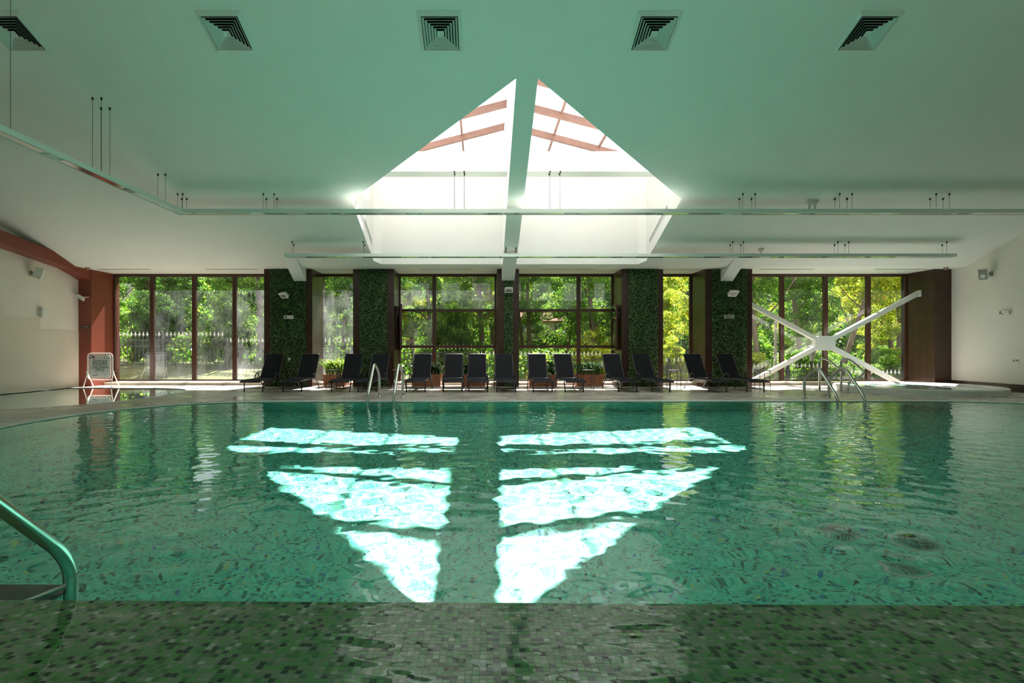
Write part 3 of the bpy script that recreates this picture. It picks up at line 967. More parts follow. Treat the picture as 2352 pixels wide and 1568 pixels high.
# ---- windows
M['stone'] = mat('plinth_stone', (.42, .36, .28), .5, var=.12, vscale=6)
def window(n, x0, x1, label, mullions=(), transoms=(), pane_mats=None, sash_open=None, mw=.125):
    Z0, Z1 = .11, 3.66
    w = MB()
    w.box(x0, x1, YW-.05, YW+.05, Z0, Z0+.05); w.box(x0, x1, YW-.05, YW+.05, Z1-.05, Z1+.045)
    w.box(x0, x0+.06, YW-.05, YW+.05, Z0+.05, Z1-.05); w.box(x1-.06, x1, YW-.05, YW+.05, Z0+.05, Z1-.05)
    o = struct(MB().box(x0-.02, x1+.02, YW-.48, YW+.14, 0, .085), f'window_{n}', M['stone'], label, 'window')
    w.build('window_frame', M['brown_metal'], o)
    xs = [x0+.06]
    for mx_ in mullions:
        MB().box(mx_-mw/2, mx_+mw/2, YW-.06, YW+.05, Z0+.05, Z1-.05).build('mullion', M['brown_metal'], o)
        xs += [mx_-mw/2, mx_+mw/2]
    xs.append(x1-.06)
    cells = [(xs[i], xs[i+1]) for i in range(0, len(xs), 2)]
    zc = [Z0+.05]
    for tz in transoms:
        for (a, b) in cells:
            MB().box(a, b, YW-.055, YW+.05, tz-.045, tz+.045).build('transom', M['brown_metal'], o)
        zc += [tz-.045, tz+.045]
    zc.append(Z1-.05)
    rows = [(zc[i], zc[i+1]) for i in range(0, len(zc), 2)]
    k = 0
    for ci, (a, b) in enumerate(cells):
        for ri, (c, d) in enumerate(rows):
            if sash_open == (ci, ri):
                continue
            pm = (pane_mats or {}).get((ci, ri), 'glass')
            MB().box(a, b, YW-.004, YW+.004, c, d).build('pane', M[pm], o)
    return o, cells, rows
def sash(o, cells, rows, cr, hinge, ang, open_label):
    (a, b), (c, d) = cells[cr[0]], rows[cr[1]]
    w_ = b-a; h_ = d-c
    s = empty('sash', (a if hinge == 'l' else b, YW-.06, c), 0, parent=o)
    f = MB(); sg = 1 if hinge == 'l' else -1
    def bx(mb, u0, u1, z0, z1, t=.03):
        x0, x1 = sorted((sg*u0, sg*u1)); mb.box(x0, x1, -t, t, z0, z1)
    bx(f, 0, w_, 0, .07); bx(f, 0, w_, h_-.07, h_); bx(f, 0, .07, .07, h_-.07); bx(f, w_-.07, w_, .07, h_-.07)
    f.build('sash_frame', M['brown_metal'], s)
    gp = MB(); bx(gp, .07, w_-.07, .07, h_-.07, .004); gp.build('sash_pane', M['glass_hazy'], s)
    hd = MB(); bx(hd, w_-.05, w_-.02, h_*.18, h_*.34, .012); hd.beam((sg*(w_-.035), -.03, h_*.26), (sg*(w_-.035), -.075, h_*.26), .02, .02); hd.beam((sg*(w_-.035), -.075, h_*.27), (sg*(w_-.035), -.075, h_*.12), .018, .018, up=(0, 1, 0))
    hd.build('handle', M['black_metal'], s)
    s.rotation_euler[2] = ang
    return s
window(1, -12.34, -6.83, 'tall four-light window at the far left, steamed at the bottom', (-11.04, -9.63, -8.27), (), {(0, 0): 'glass', (1, 0): 'glass_hazy', (2, 0): 'glass_hazy', (3, 0): 'glass_foggy'})
window(2, -5.42, -4.03, 'narrow steamed window between the two left foliage pillars', (), (), {(0, 0): 'glass_foggy'})
W3 = window(3, -2.76, .51, 'window with an open casement at its left end', (-1.57,), (2.48, 1.26), {(0, 2): 'glass_foggy', (1, 2): 'glass_hazy', (1, 1): 'glass', (0, 0): 'glass_clear', (1, 0): 'glass_clear'}, (0, 1))
W4 = window(4, 1.19, 4.43, 'window with an open casement at its right end', (3.27,), (2.48, 1.26), {(0, 0): 'glass_clear', (1, 0): 'glass_clear', (0, 1): 'glass_clear'}, (1, 1))
sash(W3[0], W3[1], W3[2], (0, 1), 'l', R(-80), '')
sash(W4[0], W4[1], W4[2], (1, 1), 'r', R(84), '')
window(5, 5.73, 7.06, 'narrow clear window between the two right foliage pillars', (), (), {})
window(6, 8.53, 14.29, 'wide window behind the white steel cross brace', (10.1, 11.56, 13.0), (), {})
# ================================================================ OUTSIDE
def gz(x, y):
    t = max(0.0, min(1.0, (y-17.4)/2.4)); t = t*t*(3-2*t)
    far = max(-1.1, min(.55, -.055*x-.22)) + max(0, y-24)*.03
    return -.03*(1-t)+far*t
gxs = np.linspace(-50, 60, 56); gys = np.concatenate([np.linspace(17.25, 24, 16), np.linspace(25, 60, 18)])
gm = MB()
for y in gys:
    for x in gxs:
        gm.v.append((x, y, gz(x, y)+.04*math.sin(x*2.1+y*1.7)*min(1, max(0, y-18)) - (.02 if y < 18 else 0)))
for j in range(len(gys)-1):
    for i in range(len(gxs)-1):
        a = j*len(gxs)+i; gm.f.append((a, a+1, a+1+len(gxs), a+len(gxs)))
ground_o = struct(gm, 'ground', M['ground'], 'grassy leaf-strewn ground outside the windows', 'ground', smooth=3.2)
gb = MB()
gb.quad((-40, -60, -.05), (40, -60, -.05), (40, Y_BACK-.3, -.05), (-40, Y_BACK-.3, -.05))
M['paving'] = mat('pale_paving', (.45, .42, .36), .8, var=.08)
struct(gb, 'ground', M['paving'], 'pale terrace paving behind the viewer', 'ground')
hm = MB(); hx = np.linspace(-70, 80, 60); hy = np.linspace(46, 72, 10)
for y in hy:
    for x in hx:
        hm.v.append((x, y, (y-46)*.62-1.5+1.3*math.sin(x*.31)+.9*math.sin(x*.77+y*.3)))
for j in range(9):
    for i in range(59):
        a = j*60+i; hm.f.append((a, a+1, a+61, a+60))
hill_o = struct(hm, 'hill', M['hill'], 'dark wooded slope far behind the trees', 'hill', smooth=3.2)

# ---- leaf materials and tree builder
def leafmat(name, cols, tr=.6):
    m = bpy.data.materials.new(name); return island_colors(m, cols, transl=tr, rough=.5, obj_random=True)
LM = [leafmat('leaf_green', [(0, (0.051, 0.165, 0.013)), (.35, (0.122, 0.306, 0.021)), (.7, (0.230, 0.435, 0.038)), (1, (0.420, 0.541, 0.068))]),
      leafmat('leaf_yellow_green', [(0, (0.168, 0.298, 0.021)), (.4, (0.381, 0.561, 0.037)), (.75, (0.731, 0.736, 0.055)), (.93, (0.731, 0.659, 0.061)), (1, (0.731, 0.340, 0.041))]),
      leafmat('leaf_dark', [(0, (0.030, 0.101, 0.011)), (.5, (0.065, 0.199, 0.019)), (.85, (0.144, 0.317, 0.032)), (1, (0.277, 0.401, 0.057))])]
def crown_mesh(name, seed, nclump, per, rx, rz, zc, mt, leaf=.10, low=0.0):
    r = np.random.default_rng(seed)
    C = r.normal(size=(nclump, 3)); C /= np.linalg.norm(C, axis=1)[:, None]
    rad = r.random(nclump)**.45
    C = C*rad[:, None]*np.array([rx, rx, rz])+np.array([0, 0, zc])
    C[:, 2] = np.maximum(C[:, 2], low+.2)
    cr = (.35+.45*r.random(nclump))*rx*.34
    n = nclump*per
    ci = np.repeat(np.arange(nclump), per)
    d = r.normal(size=(n, 3)); d /= np.linalg.norm(d, axis=1)[:, None]
    P0 = C[ci]+d*(cr[ci]*(.45+.6*r.random(n)**.5))[:, None]*np.array([1.15, 1.15, .75])
    P0[:, 2] = np.maximum(P0[:, 2], low+.03)
    nrm = d*.6+r.normal(size=(n, 3))*.55+np.array([0, 0, .55]); nrm /= np.linalg.norm(nrm, axis=1)[:, None]
    u = np.cross(nrm, r.normal(size=(n, 3))); u /= np.linalg.norm(u, axis=1)[:, None]
    v = np.cross(nrm, u); s = leaf*(.6+.8*r.random(n))
    P = np.stack([P0-u*s[:, None], P0-v*(s*.5)[:, None]+nrm*(s*.12)[:, None], P0+u*s[:, None], P0+v*(s*.5)[:, None]+nrm*(s*.12)[:, None]], 1).reshape(-1, 3)
    return np_mesh(name, P, np.arange(n*4).reshape(n, 4), mt, 'mesh')
CROWNS = [crown_mesh('crown', 11, 120, 235, 2.05, 4.6, 5.7, LM[0], .072),
          crown_mesh('crown', 12, 120, 235, 2.05, 4.4, 5.5, LM[1], .072),
          crown_mesh('crown', 13, 120, 235, 2.0, 4.7, 5.8, LM[2], .072),
          crown_mesh('crown', 14, 120, 235, 1.95, 3.2, 6.7, LM[0], .072),
          crown_mesh('crown', 15, 120, 235, 1.95, 3.2, 6.5, LM[1], .072)]
SHRUBS = [crown_mesh('foliage', 21, 100, 202, 1.15, 1.4, 1.35, LM[0], .055),
          crown_mesh('foliage', 22, 100, 202, 1.15, 1.5, 1.4, LM[2], .055),
          crown_mesh('foliage', 23, 100, 202, 1.1, 1.4, 1.3, LM[1], .055)]
def trunk_mesh(seed, h, lean, r0=.17):
    r = random.Random(seed); pts = []; rad = []
    for k in range(9):
        t = k/8
        pts.append((lean*t*h+.12*math.sin(t*5+seed), .10*math.sin(t*4+seed*2), t*h-.15)); rad.append(r0*(1.25 if k == 0 else 1-.6*t))
    mb = MB().tube(pts, rad, 9)
    for b in range(7):
        i = 3+b % 6; p = Vector(pts[i]); a = r.random()*6.28; L_ = 1.0+r.random()*1.2
        q = p+Vector((math.cos(a)*L_*.5, math.sin(a)*L_*.5, L_*.5)); e = p+Vector((math.cos(a)*L_, math.sin(a)*L_, L_*1.2))
        mb.tube([p, q, e], [rad[i]*.45, rad[i]*.3, rad[i]*.12], 6)
    return mb.mesh('trunk', M['bark'], 3.2)
TRUNKS = [trunk_mesh(1, 8.5, .02), trunk_mesh(2, 8.5, -.05), trunk_mesh(3, 9, .10), trunk_mesh(4, 8.5, .30, .15), trunk_mesh(5, 8, .52, .13)]
def tree(x, y, ci, ti, label, group, s=1.0, sz=1.0, crown_off=(0, 0, 0)):
    t = empty('tree', (x, y, gz(x, y)), random.uniform(-.5, .5) if ti < 3 else 0, label, 'tree', group)
    t.scale = (s, s, sz)
    c = bpy.data.objects.new('crown', CROWNS[ci]); link(c, t); tag(c, kind='stuff')
    c.location = crown_off; c.rotation_euler = (0, 0, random.uniform(0, 6.28))
    k = bpy.data.objects.new('trunk', TRUNKS[ti]); link(k, t)
    return t
LAB = {0: 'leafy green tree beyond the fence', 1: 'yellow-green tree beyond the fence', 2: 'dark green tree beyond the fence',
       3: 'tall-stemmed green tree behind the fence', 4: 'tall-stemmed yellowing tree behind the fence'}
def bay(x, y):
    px = 1105+1168*x/y
    for lim, nm in ((620, 'through the far left window'), (830, 'through the narrow left window'), (1160, 'through the left casement window'),
                    (1430, 'through the right casement window'), (1610, 'through the narrow right window')):
        if px < lim: return nm
    return 'through the cross-braced window'
def gap(x, y): return .045 < x/y < .165
rr = random.Random(5)
COUNT = {}
ORD = ['', 'second ', 'third ', 'fourth ', 'fifth ', 'sixth ', 'seventh ', 'eighth ']
ROWN = ['front row of woods', 'second row of woods', 'third row of woods', 'last row of woods']
rows = [(26.0, 5.7, 0), (31.4, 5.7, 2.85), (36.9, 5.8, 0.6), (42.4, 5.8, 3.4)]
for ri, (y, dx, off) in enumerate(rows):
    x = -math.floor(.9*y/dx)*dx+off
    while x < y*1.1:
        yy = y+rr.uniform(-.15, .15); xx = x+rr.uniform(-.15, .15); x += dx
        px_pos = 1105+1168*xx/yy
        if px_pos > 2300 or px_pos < 190: continue
        right = xx/yy > .42
        ci = rr.choice([1, 0, 4, 1] if right else [0, 2, 0, 1, 2])
        if abs(xx/yy-.105) < .09 and ri < 3: ci = 3 if rr.random() < .6 else 4
        if right and ri == 0:
            if xx > 10: continue
            ci = rr.choice([3, 4])
        key = (ri, ci, bay(xx, yy)); n = COUNT.get(key, 0); COUNT[key] = n+1
        lab = ORD[n]+['leafy green tree', 'yellow-green tree', 'dark green tree', 'tall-stemmed green tree', 'tall-stemmed yellowing tree'][ci]+' in the '+ROWN[ri]+', '+bay(xx, yy)
        tree(xx, yy, ci, rr.choice([0, 1, 2]), lab, 'woods beyond the fence', 1.0+ri*.02, (rr.uniform(.80, .92) if -.16 < xx/yy < .40 else rr.uniform(1.0, 1.15)))
# leaning pale trunks behind the braced window
for xx, yy, ti, ci, off, nm in ((12.9, 23.6, 1, 3, (-.2, 0, .3), 'slim bare-trunked tree just behind the fence, left of the brace gusset'),
                                (16.3, 23.3, 3, 4, (2.2, .6, .3), 'leaning tree with a bare pale trunk behind the right end of the brace'),
                                (19.3, 22.9, 4, 4, (4.4, .8, .6), 'strongly leaning thin tree at the right edge of the braced window')):
    tree(xx, yy, ci, ti, nm, None, .86, 1.0, off)
# shrubs along the fence
x = -17.2
while x < 21.0:
    yy = 21.75+rr.uniform(-.05, .05)
    if not (.05 < x/yy < .15):
        s = rr.uniform(.88, .98); si = rr.choice([0, 1, 2, 1]) if x < 8 else rr.choice([0, 2, 2])
        key = ('s', si, bay(x, yy)); n = COUNT.get(key, 0); COUNT[key] = n+1
        t = empty('shrub', (x, yy, gz(x, yy)-.05), rr.uniform(0, 6), ORD[n]+['bright green shrub', 'dark green shrub', 'yellow-green shrub'][si]+' behind the iron fence, '+bay(x, yy), 'shrub', 'shrubs behind the fence')
        t.scale = (s, s, s*(1.3 if x < 0 else .95))
        f = bpy.data.objects.new('foliage', SHRUBS[si]); link(f, t); tag(f, kind='stuff')
        st = MB()
        for q in range(5):
            a = q*1.26; st.tube([(0, 0, -.1), (.25*math.cos(a), .25*math.sin(a), .7), (.6*math.cos(a), .6*math.sin(a), 1.5)], [.025, .018, .008], 5)
        st.build('stem', M['bark'], t)
    x += 3.15

# leafy undergrowth covering the slope
r_ = np.random.default_rng(77); n_ = 70000
hxx = r_.uniform(-42, 46, n_); hyy = 45.6+r_.random(n_)**1.3*18
cl = .8*np.sin(hxx*1.3+hyy*.7)*np.sin(hyy*1.1-hxx*.4)
keep_ = ~((hxx/hyy > .03) & (hxx/hyy < .17) & (hyy < 56) & (hyy > 48.3)); hxx, hyy = hxx[keep_], hyy[keep_]; n_ = len(hxx)
cl = .8*np.sin(hxx*1.3+hyy*.7)*np.sin(hyy*1.1-hxx*.4)
P0 = np.stack([hxx, hyy, (hyy-46)*.62-1.5+1.3*np.sin(hxx*.31)+.9*np.sin(hxx*.77+hyy*.3)+r_.random(n_)*1.2+cl], -1)
d_ = r_.normal(size=(n_, 3)); d_[:, 1] -= .6; d_[:, 2] += .4; d_ /= np.linalg.norm(d_, axis=1)[:, None]
u_ = np.cross(d_, r_.normal(size=(n_, 3))); u_ /= np.linalg.norm(u_, axis=1)[:, None]; v_ = np.cross(d_, u_)
s_ = (.14+.16*r_.random(n_))[:, None]
PP = np.stack([P0-u_*s_, P0-v_*s_*.55, P0+u_*s_, P0+v_*s_*.55], 1).reshape(-1, 3)
und = np_mesh('undergrowth', PP, np.arange(n_*4).reshape(n_, 4), LM[0], hill_o)
tag(und, kind='stuff')
# low leafy growth on the woodland floor
n_ = 52000
hyy = 22.8+r_.random(n_)**.8*21; hxx = (r_.random(n_)*1.75-.78)*hyy
hh = .55+.5*np.sin(hxx*1.7+np.sin(hyy*.9)*2)*np.sin(hyy*1.3)
base_ = np.clip(-.055*hxx-.22, -1.1, .55)+np.maximum(0, hyy-24)*.03
P0 = np.stack([hxx, hyy, base_+r_.random(n_)*np.maximum(.15, hh)*1.5], -1)
d_ = r_.normal(size=(n_, 3)); d_[:, 2] += .7; d_ /= np.linalg.norm(d_, axis=1)[:, None]
u_ = np.cross(d_, r_.normal(size=(n_, 3))); u_ /= np.linalg.norm(u_, axis=1)[:, None]; v_ = np.cross(d_, u_)
s_ = (.07+.08*r_.random(n_))[:, None]
PP = np.stack([P0-u_*s_, P0-v_*s_*.55, P0+u_*s_, P0+v_*s_*.55], 1).reshape(-1, 3)
und = np_mesh('undergrowth', PP, np.arange(n_*4).reshape(n_, 4), LM[0], ground_o)
tag(und, kind='stuff')

# ---- iron fence in stepped panels
picket_me = MB().box(-.008, .008, -.008, .008, 0, 1.40).mesh('picket', M['fence'])
tipm = MB()
tipm.lathe([(.012, 0), (.022, .02), (.012, .04), (.030, .085), (.022, .12), (.002, .20)], 8)
tipm.box(-.052, .052, -.010, .010, .055, .080)
tip_me = tipm.mesh('spear_tip', M['fence_tip'])
FENCE = [(-14.9, -10.07, 1.87, 'tallest'), (-10.07, -5.1, 1.63, 'second'), (-5.1, -.2, 1.37, 'third'), (-.2, 4.9, 1.10, 'fourth'), (4.9, 9.9, .86, 'fifth'), (9.9, 14.2, .63, 'sixth'), (14.2, 19.0, .38, 'lowest')]
NTH = ['topmost step of the iron fence, at the far left', 'second step down of the iron fence', 'third step down of the iron fence, behind the left casement', 'fourth step down of the iron fence, behind the central pillar', 'fifth step down of the iron fence, behind the narrow right window', 'sixth step down of the iron fence, behind the brace gusset', 'lowest step of the iron fence, at the far right']
YF = 20.0
for fi, (xa, xb, zt, nm) in enumerate(FENCE):
    f = empty('fence_panel', (xa, YF, zt-1.60), 0, NTH[fi], 'fence', 'stepped iron fence panels')
    npk = int((xb-xa)/.155)
    for i in range(npk):
        x = .07+i*.155
        if x > xb-xa-.04: break
        p = bpy.data.objects.new('picket', picket_me); link(p, f); p.location = (x, 0, 0.0)
        q = bpy.data.objects.new('spear_tip', tip_me); link(q, p); q.location = (0, 0, 1.40)
    for z in (.12, 1.02, 1.26):
        MB().box(.01, xb-xa-.004, -.014, .014, z-.018, z+.018).build('rail', M['fence'], f)
    lat = MB()
    for i in range(npk-1):
        x = .07+i*.155
        lat.beam((x, 0, 1.04), (x+.155, 0, 1.24), .01, .01); lat.beam((x, .012, 1.24), (x+.155, .012, 1.04), .01, .01)
    o = lat.build('lattice', M['fence'], f); tag(o, kind='stuff')
    for x in (0.055, (xb-xa)/2):
        MB().box(x-.045, x+.045, -.045, .045, -.8, 1.55).build('post', M['fence'], f)

# ---- things on poles outside
def lamp_outside():
    x, y = 12.10, 18.6
    t = empty('garden_lamp', (x, y, gz(x, y)), 0, 'garden lamp with a white cone lantern behind the brace', 'lamp')
    h = .74-gz(x, y)
    MB().tube([(0, 0, -.1), (0, 0, h)], .028, 10).build('post', M['fence'], t, .6)
    MB().lathe([(.06, h), (.10, h+.22), (.155, h+.42), (.16, h+.5)], 20).build('lantern', M['lantern'], t, .6)
    MB().lathe([(.165, h+.5), (.17, h+.53), (.04, h+.6)], 20).build('lamp_cap', M['plastic_white'], t, .6)
lamp_outside()
t = empty('pole', (11.0, 19.0, gz(11.0, 19.0)), 0, 'thin pale pole outside left of the brace gusset', 'pole')
MB().tube([(0, 0, -.1), (0, 0, 2.15-gz(11, 19))], .05, 10).build('shaft', M['pole'], t, .6)
MB().lathe([(.055, 2.15-gz(11, 19)), (.05, 2.2-gz(11, 19)), (.01, 2.22-gz(11, 19))], 10).build('pole_cap', M['pole'], t, .6)
t = empty('security_camera', (-2.52, 18.4, gz(-2.52, 18.4)), 0, 'white security camera on a pole outside the left open casement', 'camera')
h = 1.36-gz(-2.52, 18.4)
MB().tube([(.1, 0, -.1), (.1, 0, h)], .03, 8).build('post', M['plastic_white'], t, .6)
mm = Matrix.Translation((-.02, -.05, h+.08)) @ Matrix.Rotation(R(-14), 4, 'Y') @ Matrix.Rotation(R(10), 4, 'Z')
MB().obox(mm, .15, .06, .055).build('camera_body', M['plastic_white'], t)
MB().obox(mm @ Matrix.Translation((.0, 0, .065)), .17, .075, .01).build('sun_shield', M['plastic_white'], t)
MB().tube([mm @ Vector((-.15, 0, 0)), mm @ Vector((-.17, 0, 0))], .035, 10).build('lens', M['black_metal'], t)

# ---- house glimpsed between the trees
b = empty('house', (5.6, 50, gz(5.6, 50)-.3), 0, 'cream house with a tiled roof far off behind the right casement window', 'building')
hgt = 4.2-gz(5.6, 50)
MB().box(-3.0, 3.2, 0, 5, 0, hgt).build('wall', M['building'], b)
MB().hexa([(-3.4, -.4, hgt), (3.6, -.4, hgt), (3.6, 5.4, hgt), (-3.4, 5.4, hgt), (-2.6, 2.2, hgt+1.2), (2.8, 2.2, hgt+1.2), (2.8, 2.8, hgt+1.2), (-2.6, 2.8, hgt+1.2)]).build('roof', M['building_roof'], b)
for (xx, zz) in ((-1.8, 1.0), (.2, 1.0), (2.0, 1.0), (-1.8, hgt-1.3), (.2, hgt-1.3), (2.0, hgt-1.3)):
    w_ = MB().box(xx-.5, xx+.5, -.08, 0, zz, zz+1.0).build('window', M['sign_white'], b)
    for k in (-1, 1):
        MB().box(xx+k*.23-.19, xx+k*.23+.19, -.09, -.075, zz+.08, zz+.92).build('pane', M['building_glass'], w_)
MB().box(-3.0, 3.2, -1.0, 0, hgt*.52, hgt*.52+.15).build('balcony', M['building'], b)
# ================================================================ THINGS
# ---- ceiling diffusers
ANG = -math.atan(SL)
def build_diffuser(name, label, group):
    t = empty(name, (0, 0, 0), 0, label, 'vent', group)
    fr = MB()
    a, b, c = .365, .300, .290
    for k in range(4):
        M4 = Matrix.Rotation(k*math.pi/2, 4, 'Z')
        p = [(-a, -a, -.010), (a, -a, -.010), (b, -b, -.045), (-b, -b, -.045), (-a, -a, .004), (a, -a, .004), (b, -b, .004), (-b, -b, .004)]
        p = [M4 @ Vector(q) for q in p]
        fr.quad(p[0], p[3], p[2], p[1]); fr.quad(p[0], p[1], p[5], p[4]); fr.quad(p[3], p[7], p[6], p[2])
    f = fr.build('frame', M['vent'], t)
    bk = MB().box(-.302, .302, -.302, .302, -.006, -.001).build('backing', M['dark'], t)
    out = [f, bk]
    for k in range(6):
        o_, i_ = .286-.046*k, .286-.046*k-.031
        lv = MB()
        for q in range(4):
            M4 = Matrix.Rotation(q*math.pi/2, 4, 'Z')
            if k < 5:
                p = [(-o_, -o_, -.050), (o_, -o_, -.050), (i_, -i_, -.014), (-i_, -i_, -.014)]
            else:
                p = [(-o_, -o_, -.050), (o_, -o_, -.050), (.012, -.012, -.022), (-.012, -.012, -.022)]
            p = [M4 @ Vector(s_) for s_ in p]
            lo = [v-Vector((0, 0, .003)) for v in p]
            lv.hexa(lo+p)
        if k == 5: lv.box(-.014, .014, -.014, .014, -.027, -.010)
        out.append(lv.build('louvre', M['vent'], t))
    reg(t, *out)
    return t
VG = 'square ceiling diffusers'
VL = ['square ceiling diffuser cut by the left picture edge', 'square ceiling diffuser, second from the left', 'square ceiling diffuser in the middle, left of the girder', 'square ceiling diffuser right of the girder, fourth from left', 'square ceiling diffuser farthest right']
v0 = None
for k in range(5):
    x = -.675+3.56*(k-2); y = 8.50
    loc = (x, y, ceil_z(y)-.002)
    if v0 is None: v0 = build_diffuser('ceiling_vent', VL[k], VG); o = v0; o.location = loc
    else: o = copy_tree(v0, loc, 0, VL[k], VG)
    o.rotation_euler = (ANG, 0, 0)

# ---- slot vents in the soffit
SLOT = [(-12.05, -10.4), (-8.7, -7.0), (-5.3, -3.6), (-1.95, -.27), (1.9, 3.6), (5.6, 7.1), (8.8, 10.5), (12.4, 14.1)]
SN = ['above the left half of the far left window', 'above the right half of the far left window', 'above the narrow left window', 'above the left casement window', 'above the right casement window', 'above the narrow right window', 'above the left half of the braced window', 'above the right half of the braced window']
for (a, b), nm in zip(SLOT, SN):
    t = empty('slot_vent', (a, 16.02, Z_SOF), 0, 'thin slot vent in the soffit '+nm, 'vent', 'slot vents in the soffit')
    f = MB(); L_ = b-a
    f.box(0, L_, -.05, -.032, -.012, 0); f.box(0, L_, .032, .05, -.012, 0); f.box(0, .02, -.032, .032, -.012, 0); f.box(L_-.02, L_, -.032, .032, -.012, 0)
    f.build('frame', M['vent'], t)
    MB().box(.02, L_-.02, -.032, .032, -.006, -.001).build('slot', M['dark'], t)
# slots on the skylight side walls
for sx, nm in ((-3.21, 'left'), (4.94, 'right')):
    t = empty('slot_vent', (sx, 13.4, 0), 0, f'long dark slot vent low on the {nm} wall of the skylight', 'vent', 'slot vents in the skylight')
    d = 1 if sx < 0 else -1
    mb = MB(); s0 = 0; s1 = 1.55
    za, zb = ceil_z(13.4)+.42, ceil_z(13.4+1.55)+.42
    mb.hexa([(0, s0, za-.09), (d*.012, s0, za-.09), (d*.012, s1, zb-.09), (0, s1, zb-.09), (0, s0, za+.09), (d*.012, s0, za+.09), (d*.012, s1, zb+.09), (0, s1, zb+.09)])
    mb.build('frame', M['vent'], t)
    mb = MB(); e = .05
    mb.hexa([(d*.012, s0+e, za-.05), (d*.014, s0+e, za-.05), (d*.014, s1-e, zb-.05), (d*.012, s1-e, zb-.05), (d*.012, s0+e, za+.05), (d*.014, s0+e, za+.05), (d*.014, s1-e, zb+.05), (d*.012, s1-e, zb+.05)])
    mb.build('slot', M['plastic_grey'], t)

# ---- suspended light troughs
def trough(label, segs, zb, zt, hangers, wz):
    """segs: list of (p, q) centre lines in plan"""
    t = empty('light_trough', (segs[0][0][0], segs[0][0][1], zb), 0, label, 'light', 'suspended light troughs')
    ox, oy = segs[0][0]
    w = .105
    for (p, q) in segs:
        x0, x1 = sorted((p[0], q[0])); y0, y1 = sorted((p[1], q[1]))
        al = x1-x0 > y1-y0
        mb = MB()
        X0, X1, Y0, Y1 = (x0-w, x1+w, y0-w, y0+w) if al else (x0-w, x0+w, y0-w, y1-w)
        H_ = zt-zb; e = .012
        if al:
            mb.box(X0-ox, X1-ox, Y0-oy, Y0-oy+e, 0, H_); mb.box(X0-ox, X1-ox, Y1-oy-e, Y1-oy, 0, H_); mb.box(X0-ox, X0-ox+e, Y0-oy+e, Y1-oy-e, 0, H_); mb.box(X1-ox-e, X1-ox, Y0-oy+e, Y1-oy-e, 0, H_)
            mb.box(X0-ox+e, X1-ox-e, Y0-oy+e, Y1-oy-e, .022, .03)
        else:
            mb.box(X0-ox, X0-ox+e, Y0-oy, Y1-oy, 0, H_); mb.box(X1-ox-e, X1-ox, Y0-oy, Y1-oy, 0, H_); mb.box(X0-ox+e, X1-ox-e, Y0-oy, Y0-oy+e, 0, H_)
            mb.box(X0-ox+e, X1-ox-e, Y0-oy+e, Y1-oy, .022, .03)
        mb.build('trough_body', M['trough'], t)
        # mirror louvre panels let into the underside with closed white ends between them
        L_ = (x1-x0) if al else (y1-y0); s = .15; k = 0
        while s+1.6 < L_:
            m2 = MB(); ln = 1.55
            if al: m2.box(x0+s-ox, x0+s+ln-ox, Y0+.035-oy, Y1-.035-oy, .004, .020)
            else: m2.box(X0+.035-ox, X1-.035-ox, y0+s-oy, y0+s+ln-oy, .004, .020)
            m2.build('louvre_panel', M['louvre'], t)
            m3 = MB()
            if al: m3.box(x0+s+ln+.06-ox, x0+s+ln+.30-ox, Y0+.03-oy, Y1-.03-oy, .004, .022)
            else: m3.box(X0+.03-ox, X1-.03-ox, y0+s+ln+.06-oy, y0+s+ln+.30-oy, .004, .022)
            m3.build('joint_plate', M['plastic_grey'] if k % 2 else M['vent'], t)
            s += 1.92; k += 1
    for (x, y, zc) in hangers:
        wire = MB().tube([(x-ox, y-oy, zt-zb-.005), (x-ox, y-oy, zc-zb-.0)], .0035, 5).build('wire', M['black_metal'], t)
        MB().lathe([(.012, -.05), (.018, -.03), (.02, 0)], 8, (x-ox, y-oy, zc-zb)).build('ceiling_hook', M['black_metal'], wire)
    return t
hang = []
for (x, dx) in ((-7.30, .12), (-5.15, .26), (-.53, .24), (1.80, .25), (6.5, .30), (8.85, .30), (11.2, .32)):
    for q in (-.5, .5):
        for dy in (-.085, .085):
            xx, yy = x+q*dx, 12.42+dy
            incl = -3.0 < xx < 4.8
            hang.append((xx, yy, 5.50 if incl else ceil_z(yy)))
for y in (7.85, 9.73, 9.95, 11.7):
    for dx in (-.085, .085): hang.append((-7.35+dx, y, ceil_z(y)))
trough('long white trough light crossing below the skylight, bent towards the viewer at its left end', [((-7.35, 12.42), (14.3, 12.42)), ((-7.35, 3.0), (-7.35, 12.42))], 4.485, 4.58, hang, 0)
hang = []
for x in (-5.3, -3.3, 7.05, 7.35, 10.0, 10.3, 13.05):
    for dy in (-.07, .07): hang.append((x, 14.32+dy, ceil_z(14.32+dy)))
for x in (.70, .98):
    for dy in (-.06, .06): hang.append((x, 14.32+dy, 6.22-.4263*(14.32+dy-9.17)-.02))
trough('straight white trough light close under the ceiling before the window pillars', [((-5.40, 14.32), (13.2, 14.32))], 3.765, 3.855, hang, 0)

